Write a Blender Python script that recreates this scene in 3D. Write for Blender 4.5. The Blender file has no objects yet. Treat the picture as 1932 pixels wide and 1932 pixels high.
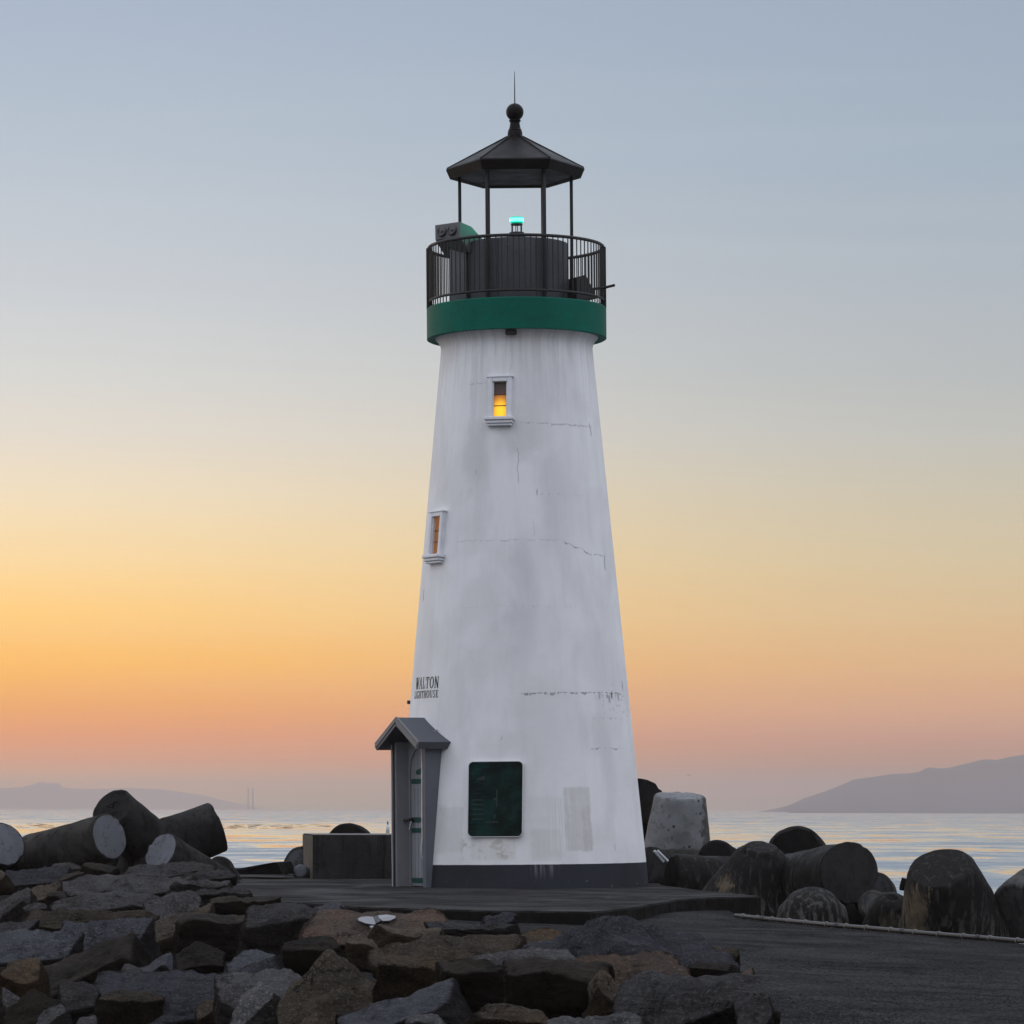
import bpy, bmesh, math, random
from mathutils import Vector, Matrix, noise
R = math.radians
S = bpy.context.scene
COL = S.collection
# ------------------------------------------------------------------ camera model
F, PX, PY, EYE = 7020.0, 966.0, 1526.0, 1.24
ROLL = 0.00236
CA, SA = math.cos(ROLL), math.sin(ROLL)
def at(x, y, Y):
    dx, dy = x-PX, PY-y
    u, v = dx*CA-dy*SA, dx*SA+dy*CA
    return Vector((u/F*Y, Y, EYE+v/F*Y))
def ppm(Y): return F/Y
def lin(c):
    return tuple(((v/255)/12.92 if v/255 <= .04045 else ((v/255+.055)/1.055)**2.4) for v in c)

# ------------------------------------------------------------------ scene helpers
def tag(o, label=None, cat=None, group=None, kind=None):
    if label: o['label'] = label
    if cat: o['category'] = cat
    if group: o['group'] = group
    if kind: o['kind'] = kind
    return o
def empty(name, loc=(0, 0, 0), rot=(0, 0, 0)):
    o = bpy.data.objects.new(name, None)
    o.empty_display_size = .2
    o.location = loc
    o.rotation_euler = rot
    COL.objects.link(o)
    return o
def mesh_obj(name, bm, mats, parent=None, smooth=True, sharp=35):
    me = bpy.data.meshes.new(name)
    bm.to_mesh(me)
    bm.free()
    if not isinstance(mats, (list, tuple)): mats = [mats]
    for m in mats: me.materials.append(m)
    if smooth:
        for p in me.polygons: p.use_smooth = True
        if sharp: me.set_sharp_from_angle(angle=R(sharp))
    o = bpy.data.objects.new(name, me)
    COL.objects.link(o)
    if parent: o.parent = parent
    return o
def lathe(bm, prof, seg=96, cap=True, mi=0):
    rings = []
    for r, z in prof:
        rings.append([bm.verts.new((r*math.cos(2*math.pi*i/seg), r*math.sin(2*math.pi*i/seg), z)) for i in range(seg)])
    for a, b in zip(rings, rings[1:]):
        for i in range(seg):
            f = bm.faces.new((a[i], a[(i+1) % seg], b[(i+1) % seg], b[i]))
            f.material_index = mi
    if cap:
        bm.faces.new(list(reversed(rings[0]))).material_index = mi
        bm.faces.new(rings[-1]).material_index = mi
    return rings
def tube(bm, pts, r, seg=10, closed=False, mi=0):
    pts = [Vector(p) for p in pts]
    rings = []
    n = len(pts)
    for i, p in enumerate(pts):
        a = pts[(i-1) % n] if (closed or i > 0) else p
        b = pts[(i+1) % n] if (closed or i < n-1) else p
        d = (b-a).normalized()
        up = Vector((0, 0, 1)) if abs(d.z) < .95 else Vector((1, 0, 0))
        e1 = d.cross(up).normalized()
        e2 = e1.cross(d)
        rr = r[i] if isinstance(r, (list, tuple)) else r
        rings.append([bm.verts.new(p+e1*rr*math.cos(t)+e2*rr*math.sin(t)) for t in [2*math.pi*k/seg for k in range(seg)]])
    m = n if closed else n-1
    for i in range(m):
        a, b = rings[i], rings[(i+1) % n]
        for k in range(seg):
            bm.faces.new((a[k], a[(k+1) % seg], b[(k+1) % seg], b[k])).material_index = mi
    if not closed:
        bm.faces.new(list(reversed(rings[0]))).material_index = mi
        bm.faces.new(rings[-1]).material_index = mi
def box(bm, lo, hi, mat=None, bev=0, mi=0):
    vs = [Vector((x, y, z)) for x in (lo[0], hi[0]) for y in (lo[1], hi[1]) for z in (lo[2], hi[2])]
    if mat: vs = [mat @ v for v in vs]
    b = [bm.verts.new(v) for v in vs]
    fs = [bm.faces.new([b[i] for i in q]) for q in ((0, 1, 3, 2), (4, 6, 7, 5), (0, 4, 5, 1), (2, 3, 7, 6), (0, 2, 6, 4), (1, 5, 7, 3))]
    for f in fs: f.material_index = mi
    if bev:
        es = list({e for f in fs for e in f.edges})
        bmesh.ops.bevel(bm, geom=es, offset=bev, segments=2, affect='EDGES', profile=.5)
    return b
def prism(bm, poly, axis_off, mat=None, mi=0):
    """poly: list of Vectors (planar), extruded by vector axis_off"""
    a = [bm.verts.new(mat @ Vector(p) if mat else Vector(p)) for p in poly]
    b = [bm.verts.new(mat @ (Vector(p)+Vector(axis_off)) if mat else Vector(p)+Vector(axis_off)) for p in poly]
    n = len(a)
    fs = [bm.faces.new(a), bm.faces.new(list(reversed(b)))]
    for i in range(n):
        fs.append(bm.faces.new((a[i], b[i], b[(i+1) % n], a[(i+1) % n])))
    for f in fs: f.material_index = mi
    bmesh.ops.recalc_face_normals(bm, faces=fs)
    return fs

# ------------------------------------------------------------------ node helpers
class T:
    def __init__(s, tree):
        s.t = tree
        s.n = tree.nodes
        s.l = tree.links
    def put(s, sock, v):
        if isinstance(v, bpy.types.NodeSocket): s.l.new(v, sock)
        elif isinstance(v, (tuple, list)) and sock.type == 'RGBA' and len(v) == 3: sock.default_value = (*v, 1)
        else: sock.default_value = v
    def m(s, op, a, b=0.0, c=None, clamp=False):
        n = s.n.new('ShaderNodeMath')
        n.operation = op
        n.use_clamp = clamp
        s.put(n.inputs[0], a)
        s.put(n.inputs[1], b)
        if c is not None: s.put(n.inputs[2], c)
        return n.outputs[0]
    def sm(s, v, a, b, lo=0.0, hi=1.0):
        n = s.n.new('ShaderNodeMapRange')
        n.interpolation_type = 'SMOOTHSTEP'
        s.put(n.inputs['Value'], v)
        s.put(n.inputs['From Min'], a)
        s.put(n.inputs['From Max'], b)
        s.put(n.inputs['To Min'], lo)
        s.put(n.inputs['To Max'], hi)
        return n.outputs['Result']
    def mix(s, f, a, b, mode='MIX'):
        n = s.n.new('ShaderNodeMix')
        n.data_type = 'RGBA'
        n.blend_type = mode
        s.put(n.inputs[0], f)
        s.put(n.inputs[6], a)
        s.put(n.inputs[7], b)
        return n.outputs[2]
    def noise(s, vec, scale, detail=4, rough=.55, dist=0, col=False):
        n = s.n.new('ShaderNodeTexNoise')
        if vec is not None: s.l.new(vec, n.inputs['Vector'])
        n.inputs['Scale'].default_value = scale
        n.inputs['Detail'].default_value = detail
        n.inputs['Roughness'].default_value = rough
        n.inputs['Distortion'].default_value = dist
        return n.outputs['Color' if col else 'Fac']
    def vor(s, vec, scale, feat='F1', out='Distance'):
        n = s.n.new('ShaderNodeTexVoronoi')
        n.feature = feat
        s.l.new(vec, n.inputs['Vector'])
        n.inputs['Scale'].default_value = scale
        return n.outputs[out]
    def ramp(s, v, stops):
        n = s.n.new('ShaderNodeValToRGB')
        s.l.new(v, n.inputs[0])
        e = n.color_ramp.elements
        while len(e) < len(stops): e.new(.5)
        for i, (p, c) in enumerate(stops):
            e[i].position = p
            e[i].color = (*c, 1) if len(c) == 3 else c
        return n.outputs[0]
    def coord(s, kind='Object'):
        return s.n.new('ShaderNodeTexCoord').outputs[kind]
    def scale(s, vec, sc, off=(0, 0, 0)):
        n = s.n.new('ShaderNodeMapping')
        s.l.new(vec, n.inputs['Vector'])
        n.inputs['Scale'].default_value = sc
        n.inputs['Location'].default_value = off
        return n.outputs[0]
    def xyz(s, vec):
        n = s.n.new('ShaderNodeSeparateXYZ')
        s.l.new(vec, n.inputs[0])
        return n.outputs[0], n.outputs[1], n.outputs[2]
    def comb(s, x, y, z):
        n = s.n.new('ShaderNodeCombineXYZ')
        for i, v in enumerate((x, y, z)): s.put(n.inputs[i], v)
        return n.outputs[0]
    def bump(s, h, strength=.5, dist=.02, normal=None):
        n = s.n.new('ShaderNodeBump')
        n.inputs['Strength'].default_value = strength
        n.inputs['Distance'].default_value = dist
        s.l.new(h, n.inputs['Height'])
        if normal is not None: s.l.new(normal, n.inputs['Normal'])
        return n.outputs[0]
    def rand(s):
        return s.n.new('ShaderNodeObjectInfo').outputs['Random']
def mat(name):
    m = bpy.data.materials.new(name)
    m.use_nodes = True
    t = T(m.node_tree)
    b = m.node_tree.nodes['Principled BSDF']
    return m, t, b
def simple(name, c, rough=.5, metal=0, var=.25, sc=6, bump=.15, spec=.5):
    m, t, b = mat(name)
    v = t.coord()
    n = t.noise(v, sc, 6, .6)
    n2 = t.noise(v, sc*9, 4, .6)
    f = t.sm(t.m('ADD', t.m('MULTIPLY', n, .7), t.m('MULTIPLY', n2, .3)), .3, .7)
    col = t.mix(f, tuple(x*(1-var) for x in c), tuple(min(1, x*(1+var)) for x in c))
    t.put(b.inputs['Base Color'], col)
    t.put(b.inputs['Roughness'], t.sm(n, .2, .8, max(0.02, rough-.1), min(1, rough+.12)))
    b.inputs['Metallic'].default_value = metal
    b.inputs['Specular IOR Level'].default_value = spec
    t.put(b.inputs['Normal'], t.bump(n2, bump, .01))
    return m
def emis(name, c, s):
    m, t, b = mat(name)
    b.inputs['Base Color'].default_value = (*c, 1)
    b.inputs['Emission Color'].default_value = (*c, 1)
    b.inputs['Emission Strength'].default_value = s
    b.inputs['Roughness'].default_value = .2
    return m

# ------------------------------------------------------------------ rock materials
def rock_mat(name, ca, cb, cc, light=(.13, .13, .135), lamt=.5):
    """ca main, cb secondary patches, cc dark pits"""
    m, t, b = mat(name)
    v0 = t.coord()
    rnd = t.rand()
    off = t.comb(t.m('MULTIPLY', rnd, 37), t.m('MULTIPLY', rnd, 91), t.m('MULTIPLY', rnd, 53))
    vm = t.n.new('ShaderNodeVectorMath')
    vm.operation = 'ADD'
    t.l.new(v0, vm.inputs[0])
    t.l.new(off, vm.inputs[1])
    v = vm.outputs[0]
    n1 = t.noise(v, 1.6, 6, .6, .6)
    n2 = t.noise(v, 7, 8, .68, .3)
    n3 = t.noise(v, 38, 6, .7)
    st = t.noise(t.scale(v, (2.0, 2.0, 16.0)), 1.6, 5, .6, .8)      # bedding of the stone
    c = t.mix(t.sm(n1, .42, .6), ca, cb)
    c = t.mix(t.m('MULTIPLY', t.sm(st, .5, .68), .55), c, t.mix(.5, cb, cc))
    c = t.mix(t.m('MULTIPLY', t.sm(n2, .54, .66), .6), c, cc)
    c = t.mix(t.m('MULTIPLY', t.sm(n3, .5, .66), lamt), c, light)
    ve = t.n.new('ShaderNodeTexVoronoi')
    ve.feature = 'DISTANCE_TO_EDGE'
    ve.inputs['Scale'].default_value = 1.3
    dv = t.n.new('ShaderNodeVectorMath')
    dv.operation = 'ADD'
    t.l.new(v, dv.inputs[0])
    t.l.new(t.noise(v, 2.5, 5, .65, 0, True), dv.inputs[1])
    t.l.new(dv.outputs[0], ve.inputs['Vector'])
    crk = t.sm(ve.outputs['Distance'], .022, .004)
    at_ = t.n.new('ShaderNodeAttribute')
    at_.attribute_name = 'lit_top'
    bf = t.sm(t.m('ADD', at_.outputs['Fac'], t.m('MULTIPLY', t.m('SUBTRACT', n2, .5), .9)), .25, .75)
    c = t.mix(bf, t.mix(1.0, c, (.44, .40, .36), 'MULTIPLY'), t.mix(1.0, c, (1.48, 1.44, 1.40), 'MULTIPLY'))  # tops brightened and side faces shaded in the stone colour itself
    c = t.mix(t.m('MULTIPLY', t.m('MULTIPLY', crk, t.sm(n1, .52, .62)), .7), c, tuple(q*.5 for q in cc))
    br = t.m('ADD', .75, t.m('MULTIPLY', rnd, .75))
    vmul = t.mix(1.0, c, t.comb(br, br, br), 'MULTIPLY')
    t.put(b.inputs['Base Color'], vmul)
    t.put(b.inputs['Roughness'], t.sm(n2, .3, .7, .55, .9))
    b.inputs['Specular IOR Level'].default_value = .015
    h = t.m('SUBTRACT', t.m('ADD', t.m('MULTIPLY', n2, .6), t.m('ADD', t.m('MULTIPLY', n3, .4), t.m('MULTIPLY', st, .4))), t.m('MULTIPLY', crk, .2))
    t.put(b.inputs['Normal'], t.bump(h, 1.0, .09))
    return m
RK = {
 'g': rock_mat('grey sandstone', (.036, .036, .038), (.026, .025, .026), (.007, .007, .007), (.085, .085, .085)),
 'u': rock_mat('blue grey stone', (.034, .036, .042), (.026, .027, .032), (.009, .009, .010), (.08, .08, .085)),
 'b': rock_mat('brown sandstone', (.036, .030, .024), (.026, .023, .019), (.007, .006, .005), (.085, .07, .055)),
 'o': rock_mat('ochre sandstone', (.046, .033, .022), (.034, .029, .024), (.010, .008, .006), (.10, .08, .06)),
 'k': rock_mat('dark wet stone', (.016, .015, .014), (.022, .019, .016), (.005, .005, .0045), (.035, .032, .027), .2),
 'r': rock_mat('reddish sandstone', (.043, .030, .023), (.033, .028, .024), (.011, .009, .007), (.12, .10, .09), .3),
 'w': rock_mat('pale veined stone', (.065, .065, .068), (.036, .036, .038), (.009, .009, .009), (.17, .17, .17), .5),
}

def rock_geo(w, d, h, style, seed, sub):
    rg = random.Random(seed)
    bm = bmesh.new()
    bmesh.ops.create_icosphere(bm, subdivisions=sub, radius=1)
    j = lambda a: rg.uniform(-a, a)
    P = []
    def pl(x, y, z, dist): P.append((Vector((x, y, z)).normalized(), dist))
    if style == 'slab':
        pl(-.26+j(.2), -.60+j(.14), .78, .36); pl(.12+j(.2), -1, -.32+j(.15), .6); pl(j(.3), .9, .35, .8)
        pl(-1, j(.35), j(.25), .86); pl(1, j(.35), j(.25), .86); pl(0, 0, -1, .6)
        ex, p = 6, 26
    elif style == 'flat':
        pl(j(.12), -.16, 1, .5); pl(j(.15), -1, j(.12), .8); pl(0, 1, .2, .85)
        pl(-1, j(.2), j(.2), .9); pl(1, j(.2), j(.2), .9); pl(0, 0, -1, .6)
        ex, p = 5, 28
    elif style == 'block':
        pl(j(.12), -.14, 1, .7); pl(j(.18), -1, .06, .78); pl(0, 1, 0, .8)
        pl(-1, j(.2), j(.15), .82); pl(1, j(.2), j(.15), .82); pl(0, 0, -1, .7)
        ex, p = 5, 28
    elif style == 'pyr':
        pl(-.62, -.45, .62+j(.1), .5); pl(.5, -.5, .72+j(.1), .52); pl(.1, -.8, .5, .62); pl(0, .8, .5, .6)
        pl(-1, 0, 0, .92); pl(1, 0, 0, .92); pl(0, 0, -1, .6)
        ex, p = 6, 24
    elif style == 'lean':                                        # long face rising to the right
        pl(-.55+j(.1), -.35, .8, .5); pl(j(.2), -1, .15, .66); pl(.95, -.15, .25, .7); pl(0, 1, .2, .8)
        pl(-1, j(.2), -.2, .9); pl(0, 0, -1, .6)
        ex, p = 6, 26
    else:
        pl(j(.4), -.35+j(.2), .85, .62); pl(j(.35), -1, .2+j(.25), .7); pl(j(.3), .9, .3, .75)
        pl(-1, j(.4), .2+j(.3), .75); pl(1, j(.4), .2+j(.3), .75); pl(0, 0, -1, .7)
        ex, p = 8, 22
    for _ in range(ex):
        n = Vector((j(1), j(1)-.25, j(1)+.2))
        if n.length > .15: P.append((n.normalized(), rg.uniform(.78, .98)))
    bed = bm.verts.layers.float.new('lit_top')  # weight of the upward facets, mask for the painted top light
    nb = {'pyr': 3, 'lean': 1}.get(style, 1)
    off = Vector((j(50), j(50), j(50)))
    tilt = Matrix.Rotation(j(.35), 3, 'Y') @ Matrix.Rotation(j(.3), 3, 'X')
    big = max(w, h)
    for vt in bm.verts:
        v = vt.co
        s = tb = 0.0
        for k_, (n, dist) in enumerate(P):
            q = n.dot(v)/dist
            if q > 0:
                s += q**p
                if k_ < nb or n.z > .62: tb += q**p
        vt[bed] = tb/s if s else 0  # upward facet weight for the painted top light
        r = s**(-1.0/p)
        pos = Vector((v.x*r*w/2, v.y*r*d/2, v.z*r*h/2))
        q = pos/big
        a = noise.fractal(q*2.3+off, 1.0, 2.1, 4)
        b_ = noise.fractal(q*8.5+off, .8, 2.2, 4)
        k = tilt @ pos
        ly = noise.noise(Vector((k.x*.5, k.y*.5, k.z*11/max(h, .3)))+off)
        ly = max(-.25, min(.25, ly*2))
        nd = Vector((v.x/w, v.y/d, v.z/h)).normalized()
        side = 1-abs(nd.z)*.7
        pos += nd*big*(.050*a+.022*b_+.045*ly*side)
        vt.co = pos
    xs = [v.co.x for v in bm.verts]; ys = [v.co.y for v in bm.verts]; zs = [v.co.z for v in bm.verts]
    for v in bm.verts:
        v.co.x = (v.co.x-(min(xs)+max(xs))/2)*w/(max(xs)-min(xs))
        v.co.y = (v.co.y-(min(ys)+max(ys))/2)*d/(max(ys)-min(ys))
        v.co.z = (v.co.z-(min(zs)+max(zs))/2)*h/(max(zs)-min(zs))
    return bm

LT = [(1600, 66), (1640, 61), (1660, 57), (1700, 50), (1750, 44), (1800, 39.5), (1850, 36), (1900, 33.5), (1950, 31.5)]
def depth(x, y):
    for (y0, a), (y1, b) in zip(LT, LT[1:]):
        if y <= y1:
            l = a+(b-a)*(y-y0)/(y1-y0)
            break
    else: l = 31
    fl = min(46.5, 1.19*F/max(20, y-1526))
    k = min(1, max(0, (x-250)/800))
    return l+(fl-l)*k
NROCK = [0]
def rock(x0, y0, x1, y1, style, mk, label, dy=0, ext=.3, dk=.7, group='boulders of the jetty riprap', cat='boulder', name='boulder', sub=None):
    NROCK[0] += 1
    if name == 'boulder':
        gx, gy = (x1-x0)*.09, (y1-y0)*.2
        x0, x1, y1 = x0-gx, x1+gx, y1+gy
    yc = (y0+y1)/2
    Y = depth((x0+x1)/2, yc)+dy
    s = ppm(Y)
    y1e = y1+(y1-y0)*ext
    w, h = (x1-x0)/s, (y1e-y0)/s
    d = max(.45*h, min(1.7, dk*(w+h)/2*1.1))
    if sub is None: sub = 5 if (x1-x0) > 95 else 4
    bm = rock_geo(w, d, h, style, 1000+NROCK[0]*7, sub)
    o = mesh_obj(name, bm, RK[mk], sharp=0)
    o.location = at((x0+x1)/2, (y0+y1e)/2, Y)
    tag(o, label, cat, group)
    return o

# ------------------------------------------------------------------ world, sun, camera
HAZE_D, HAZE_T, HAZE_C = 1.7e-4, 113.0, (.73, .605, .54, 1)
HAZE_L = (.385, .325, .357)        # light the haze itself sends to the eye near the horizon
def behind_haze(yD, c):
    """colour the sky needs beyond the haze layer"""
    el = max(.0006, (PY-yD)/F)
    tr = math.exp(-HAZE_D*min(15500, (HAZE_T-EYE)/el))
    return tuple(max(.004, (v-(1-tr)*h)/tr) for v, h in zip(lin(c), HAZE_L))
def build_world():
    w = bpy.data.worlds.new("World")
    S.world = w
    w.use_nodes = True
    t = T(w.node_tree)
    bg = t.n['Background']
    d = t.coord('Generated')
    x, y, z = t.xyz(d)
    e = t.m('DIVIDE', z, .22, clamp=True)
    def pos(yD): return max(0, (PY-yD)/F/.22)
    L = [(1526, (174, 160, 157)), (1480, (184, 160, 154)), (1440, (203, 158, 144)), (1393, (220, 158, 131)), (1338, (233, 168, 117)), (1259, (249, 187, 110)),
         (1165, (254, 204, 131)), (1062, (250, 215, 162)), (944, (240, 220, 190)), (826, (226, 216, 205)), (708, (213, 212, 210)), (551, (200, 203, 209)), (315, (184, 193, 205)), (0, (163, 176, 196))]
    Rr = [(1526, (156, 150, 150)), (1480, (164, 149, 149)), (1440, (174, 149, 147)), (1393, (188, 151, 144)), (1338, (203, 161, 141)), (1259, (213, 174, 141)),
          (1165, (213, 184, 149)), (1062, (208, 190, 161)), (944, (200, 190, 172)), (826, (190, 189, 185)), (708, (181, 184, 187)), (551, (174, 181, 190)), (315, (163, 176, 191)), (0, (152, 166, 185))]
    rl = t.ramp(e, [(pos(a), behind_haze(a, c)) for a, c in L])
    rr = t.ramp(e, [(pos(a), behind_haze(a, c)) for a, c in Rr])
    fx = t.sm(x, -.17, .16)
    front = t.mix(fx, rl, rr)
    # faint horizontal streaks of thin cloud
    st = t.noise(t.scale(d, (3, 3, 60)), 1.5, 4, .5)
    front = t.mix(t.m('MULTIPLY', t.sm(st, .45, .75), .05), front, (.8, .78, .74))
    up = t.sm(z, .16, .75)
    front = t.mix(up, front, (1.22, 1.30, 1.50))
    back = t.ramp(t.m('MULTIPLY', z, 1.0, clamp=True), [(0, (.30, .30, .35)), (.13, (.48, .49, .56)), (.42, (1.05, 1.10, 1.25)), (1, (1.36, 1.44, 1.66))])  # unseen sky behind the camera, brightened to fill the tower front
    x2 = t.m('MULTIPLY', x, x)
    gn = t.m('ADD', .80, t.m('MULTIPLY', x2, .5))        # side gain added to the unseen sky to lighten the tower edges
    back = t.mix(1.0, back, t.comb(gn, gn, gn), 'MULTIPLY')
    fb = t.sm(y, .55, -.25)
    col = t.mix(fb, front, back)
    sky = t.n.new('ShaderNodeTexSky')
    sky.sky_type = 'NISHITA'
    sky.sun_disc = False
    sky.sun_elevation = R(1.5)
    sky.sun_rotation = R(-55)
    sky.ozone_density = 2
    nis = t.mix(1.0, sky.outputs[0], (.02, .02, .02), 'MULTIPLY')
    t.put(bg.inputs['Color'], t.mix(1.0, col, nis, 'ADD'))
    bg.inputs['Strength'].default_value = 1.0
build_world()
sun = bpy.data.lights.new('sun', 'SUN')
sun.energy = .35
sun.angle = R(12)
sun.color = (1, .72, .45)
so = bpy.data.objects.new('sun', sun)
COL.objects.link(so)
so.rotation_euler = Vector((math.sin(R(55))*1, -math.cos(R(55)), -math.tan(R(1.5)+R(2)))).to_track_quat('-Z', 'Y').to_euler()
cam = bpy.data.cameras.new('camera')
cam.sensor_width = 36
cam.lens = 36*F/1932
cam.shift_y = (PY-966)/1932
cam.clip_start = .5
cam.clip_end = 80000
co = bpy.data.objects.new('camera', cam)
COL.objects.link(co)
co.matrix_world = Matrix(((CA, -SA, 0, 0), (0, 0, -1, 0), (SA, CA, 0, EYE), (0, 0, 0, 1)))
S.camera = co
S.view_settings.view_transform = 'Standard'
S.view_settings.look = 'None'
S.view_settings.exposure = 0
S.view_settings.gamma = 1
S.cycles.max_bounces = 8
S.cycles.volume_bounces = 1
S.cycles.use_denoising = True

# ------------------------------------------------------------------ sea, haze, hills
SEA = -3.0
def build_sea():
    m, t, b = mat('sea water')
    v = t.coord('Object')
    def sgn(n, k): return t.m('MULTIPLY', t.m('SUBTRACT', n, .5), k)
    big = t.noise(t.scale(v, (.010, .0035, 1)), 1, 4, .6, .5)         # cat's-paw patches
    mid = t.noise(t.scale(v, (.05, .022, 1)), 1, 4, .6, .4)
    sm_ = t.noise(t.scale(v, (.22, .11, 1)), 1, 4, .65, .3)
    fine = t.noise(t.scale(v, (1.3, .9, 1)), 1, 3, .6)
    fx = t.noise(t.scale(v, (.25, .25, 1), (40, 9, 0)), 1, 3, .6)
    swell = t.noise(t.scale(v, (.0045, .045, 1), (3, 5, 0)), 1, 3, .5)
    px_, py_, pz_ = t.xyz(v)
    wob = t.m('MULTIPLY', t.m('SUBTRACT', big, .5), 700)
    yy = t.m('ADD', py_, wob)
    calm = t.m('MULTIPLY', t.sm(yy, 380, 560), t.sm(yy, 1350, 800))          # smooth slick further out
    calm = t.m('MULTIPLY', calm, t.sm(px_, 110, -90, .45, 1.0))
    mid2 = t.noise(t.scale(v, (.11, .035, 1), (7, 2, 0)), 1, 4, .6, .6)
    pat = t.m('ADD', t.m('MULTIPLY', t.m('SUBTRACT', t.sm(mid, .42, .60), .5), .055), t.m('MULTIPLY', t.m('SUBTRACT', t.sm(mid2, .44, .60), .5), .045))
    pat = t.m('ADD', pat, t.m('MULTIPLY', t.m('SUBTRACT', t.sm(swell, .55, .66), .2), -.05))
    ny = t.m('ADD', t.m('ADD', pat, sgn(big, .05)), t.m('ADD', sgn(sm_, .12), sgn(fine, .10)))
    ny = t.m('MULTIPLY', ny, t.m('SUBTRACT', 1.0, t.m('MULTIPLY', calm, .55)))
    ny = t.m('ADD', ny, t.m('ADD', -.072, t.m('MULTIPLY', calm, .042)))
    ny = t.m('MINIMUM', ny, .003)
    nv = t.comb(sgn(fx, .05), ny, 1.0)
    vn = t.n.new('ShaderNodeVectorMath')
    vn.operation = 'NORMALIZE'
    t.l.new(nv, vn.inputs[0])
    t.l.new(vn.outputs[0], b.inputs['Normal'])
    b.inputs['Base Color'].default_value = (.13, .14, .145, 1)
    b.inputs['Roughness'].default_value = .05
    b.inputs['IOR'].default_value = 1.5
    b.inputs['Specular IOR Level'].default_value = 1.0
    bm = bmesh.new()
    xs = [-15000, -4000, -1000, -200, 0, 200, 1000, 4000, 15000]
    ys = [-1500, -200, 0, 100, 300, 1000, 4000, 15500]
    g = [[bm.verts.new((x, y, SEA)) for x in xs] for y in ys]
    for a, c in zip(g, g[1:]):
        for i in range(len(xs)-1): bm.faces.new((a[i], a[i+1], c[i+1], c[i]))
    tag(mesh_obj('sea', bm, m, smooth=False), 'calm silvery sea reaching to the hazy horizon', kind='structure')
build_sea()
def build_kelp():
    rg = random.Random(31)
    bm = bmesh.new()
    for _ in range(150):
        Y = rg.uniform(760, 980)
        X = rg.uniform(-.135, -.055)*Y+rg.gauss(0, 6)
        w, d = rg.uniform(.2, 1.2), rg.uniform(.5, 2.5)
        box(bm, (X-w, Y-d, SEA-.1), (X+w, Y+d, SEA+rg.uniform(.03, .08)))
    o = mesh_obj('kelp', bm, simple('floating kelp', (.12, .085, .05), .5), smooth=False)
    tag(o, 'thin dark line of floating kelp on the golden water at left', kind='stuff')
build_kelp()
def build_haze():
    m = bpy.data.materials.new('sea haze')
    m.use_nodes = True
    nt = m.node_tree
    nt.nodes.remove(nt.nodes['Principled BSDF'])
    pv = nt.nodes.new('ShaderNodeVolumePrincipled')
    pv.inputs['Color'].default_value = HAZE_C
    pv.inputs['Density'].default_value = HAZE_D
    nt.links.new(pv.outputs[0], nt.nodes['Material Output'].inputs['Volume'])
    bm = bmesh.new()
    box(bm, (-16000, -2000, SEA-1), (16000, 16000, HAZE_T))
    o = mesh_obj('haze', bm, m, smooth=False)
    tag(o, 'pale dusk haze lying over the sea', kind='stuff')
build_haze()
hill_m = simple('haze blue hill scrub', (.028, .048, .075), .9, var=.4, sc=.004, bump=0)  # bluish distance haze put into the scrub colour
def hills(name, label, Y, prof, wid, seed):
    rg = random.Random(seed)
    bm = bmesh.new()
    xs = []
    for (a, ya), (b, yb) in zip(prof, prof[1:]):
        n = max(2, int((b-a)/5))
        xs += [(a+(b-a)*i/n, ya+(yb-ya)*i/n) for i in range(n)]
    xs.append(prof[-1])
    rows = [-1.6, -1.2, -.9, -.65, -.45, -.28, -.14, 0, .2, .5, 1.2]
    grid = []
    for k in rows:
        row = []
        for x, y in xs:
            p = at(x, y, Y)
            Yk = Y+k*wid
            ph = max(0, p.z-SEA)
            f = max(0, 1-abs(k)/1.6)**1.1 if k < 0 else max(0, 1-k/1.2)
            nz = noise.fractal(Vector((p.x*.0016, Yk*.0016, seed)), 1, 2, 4)
            hgt = ph*f*(1+(.55*nz if k != 0 else .0)*min(1, abs(k)*2))
            hgt += (noise.fractal(Vector((p.x*.012, Yk*.01, seed+3)), 1, 2, 3)*ph*.018)
            row.append(bm.verts.new((p.x*Yk/Y if k <= 0 else p.x, Yk, SEA-.6+max(0, hgt+.4))))
        grid.append(row)
    for a, b in zip(grid, grid[1:]):
        for i in range(len(a)-1): bm.faces.new((a[i], a[i+1], b[i+1], b[i]))
    tag(mesh_obj(name, bm, hill_m, sharp=0), label, kind='structure')
hills('hills', 'hazy blue mountain ridge rising to the right', 5600,
      [(1486, 1534), (1500, 1514), (1516, 1506), (1550, 1495), (1580, 1484), (1612, 1470), (1650, 1465), (1685, 1460), (1715, 1459), (1734, 1456), (1751, 1448), (1770, 1450), (1788, 1449),
       (1820, 1441), (1855, 1433), (1880, 1434), (1904, 1428), (1933, 1423), (2000, 1421), (2120, 1424), (2300, 1432), (2500, 1450), (2700, 1500), (2800, 1526)], 700, 3)
hills('hills', 'very faint distant hills on the left horizon', 15000,
      [(-500, 1520), (-300, 1500), (-120, 1490), (0, 1488), (45, 1484), (63, 1480), (77, 1475), (88, 1478), (100, 1478), (110, 1477), (118, 1485), (157, 1489), (200, 1488), (241, 1486), (311, 1490), (385, 1501), (435, 1513), (485, 1523), (500, 1526)], 300, 9)
chim_m = simple('stack concrete', (.06, .06, .06), .9, sc=.1)
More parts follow.
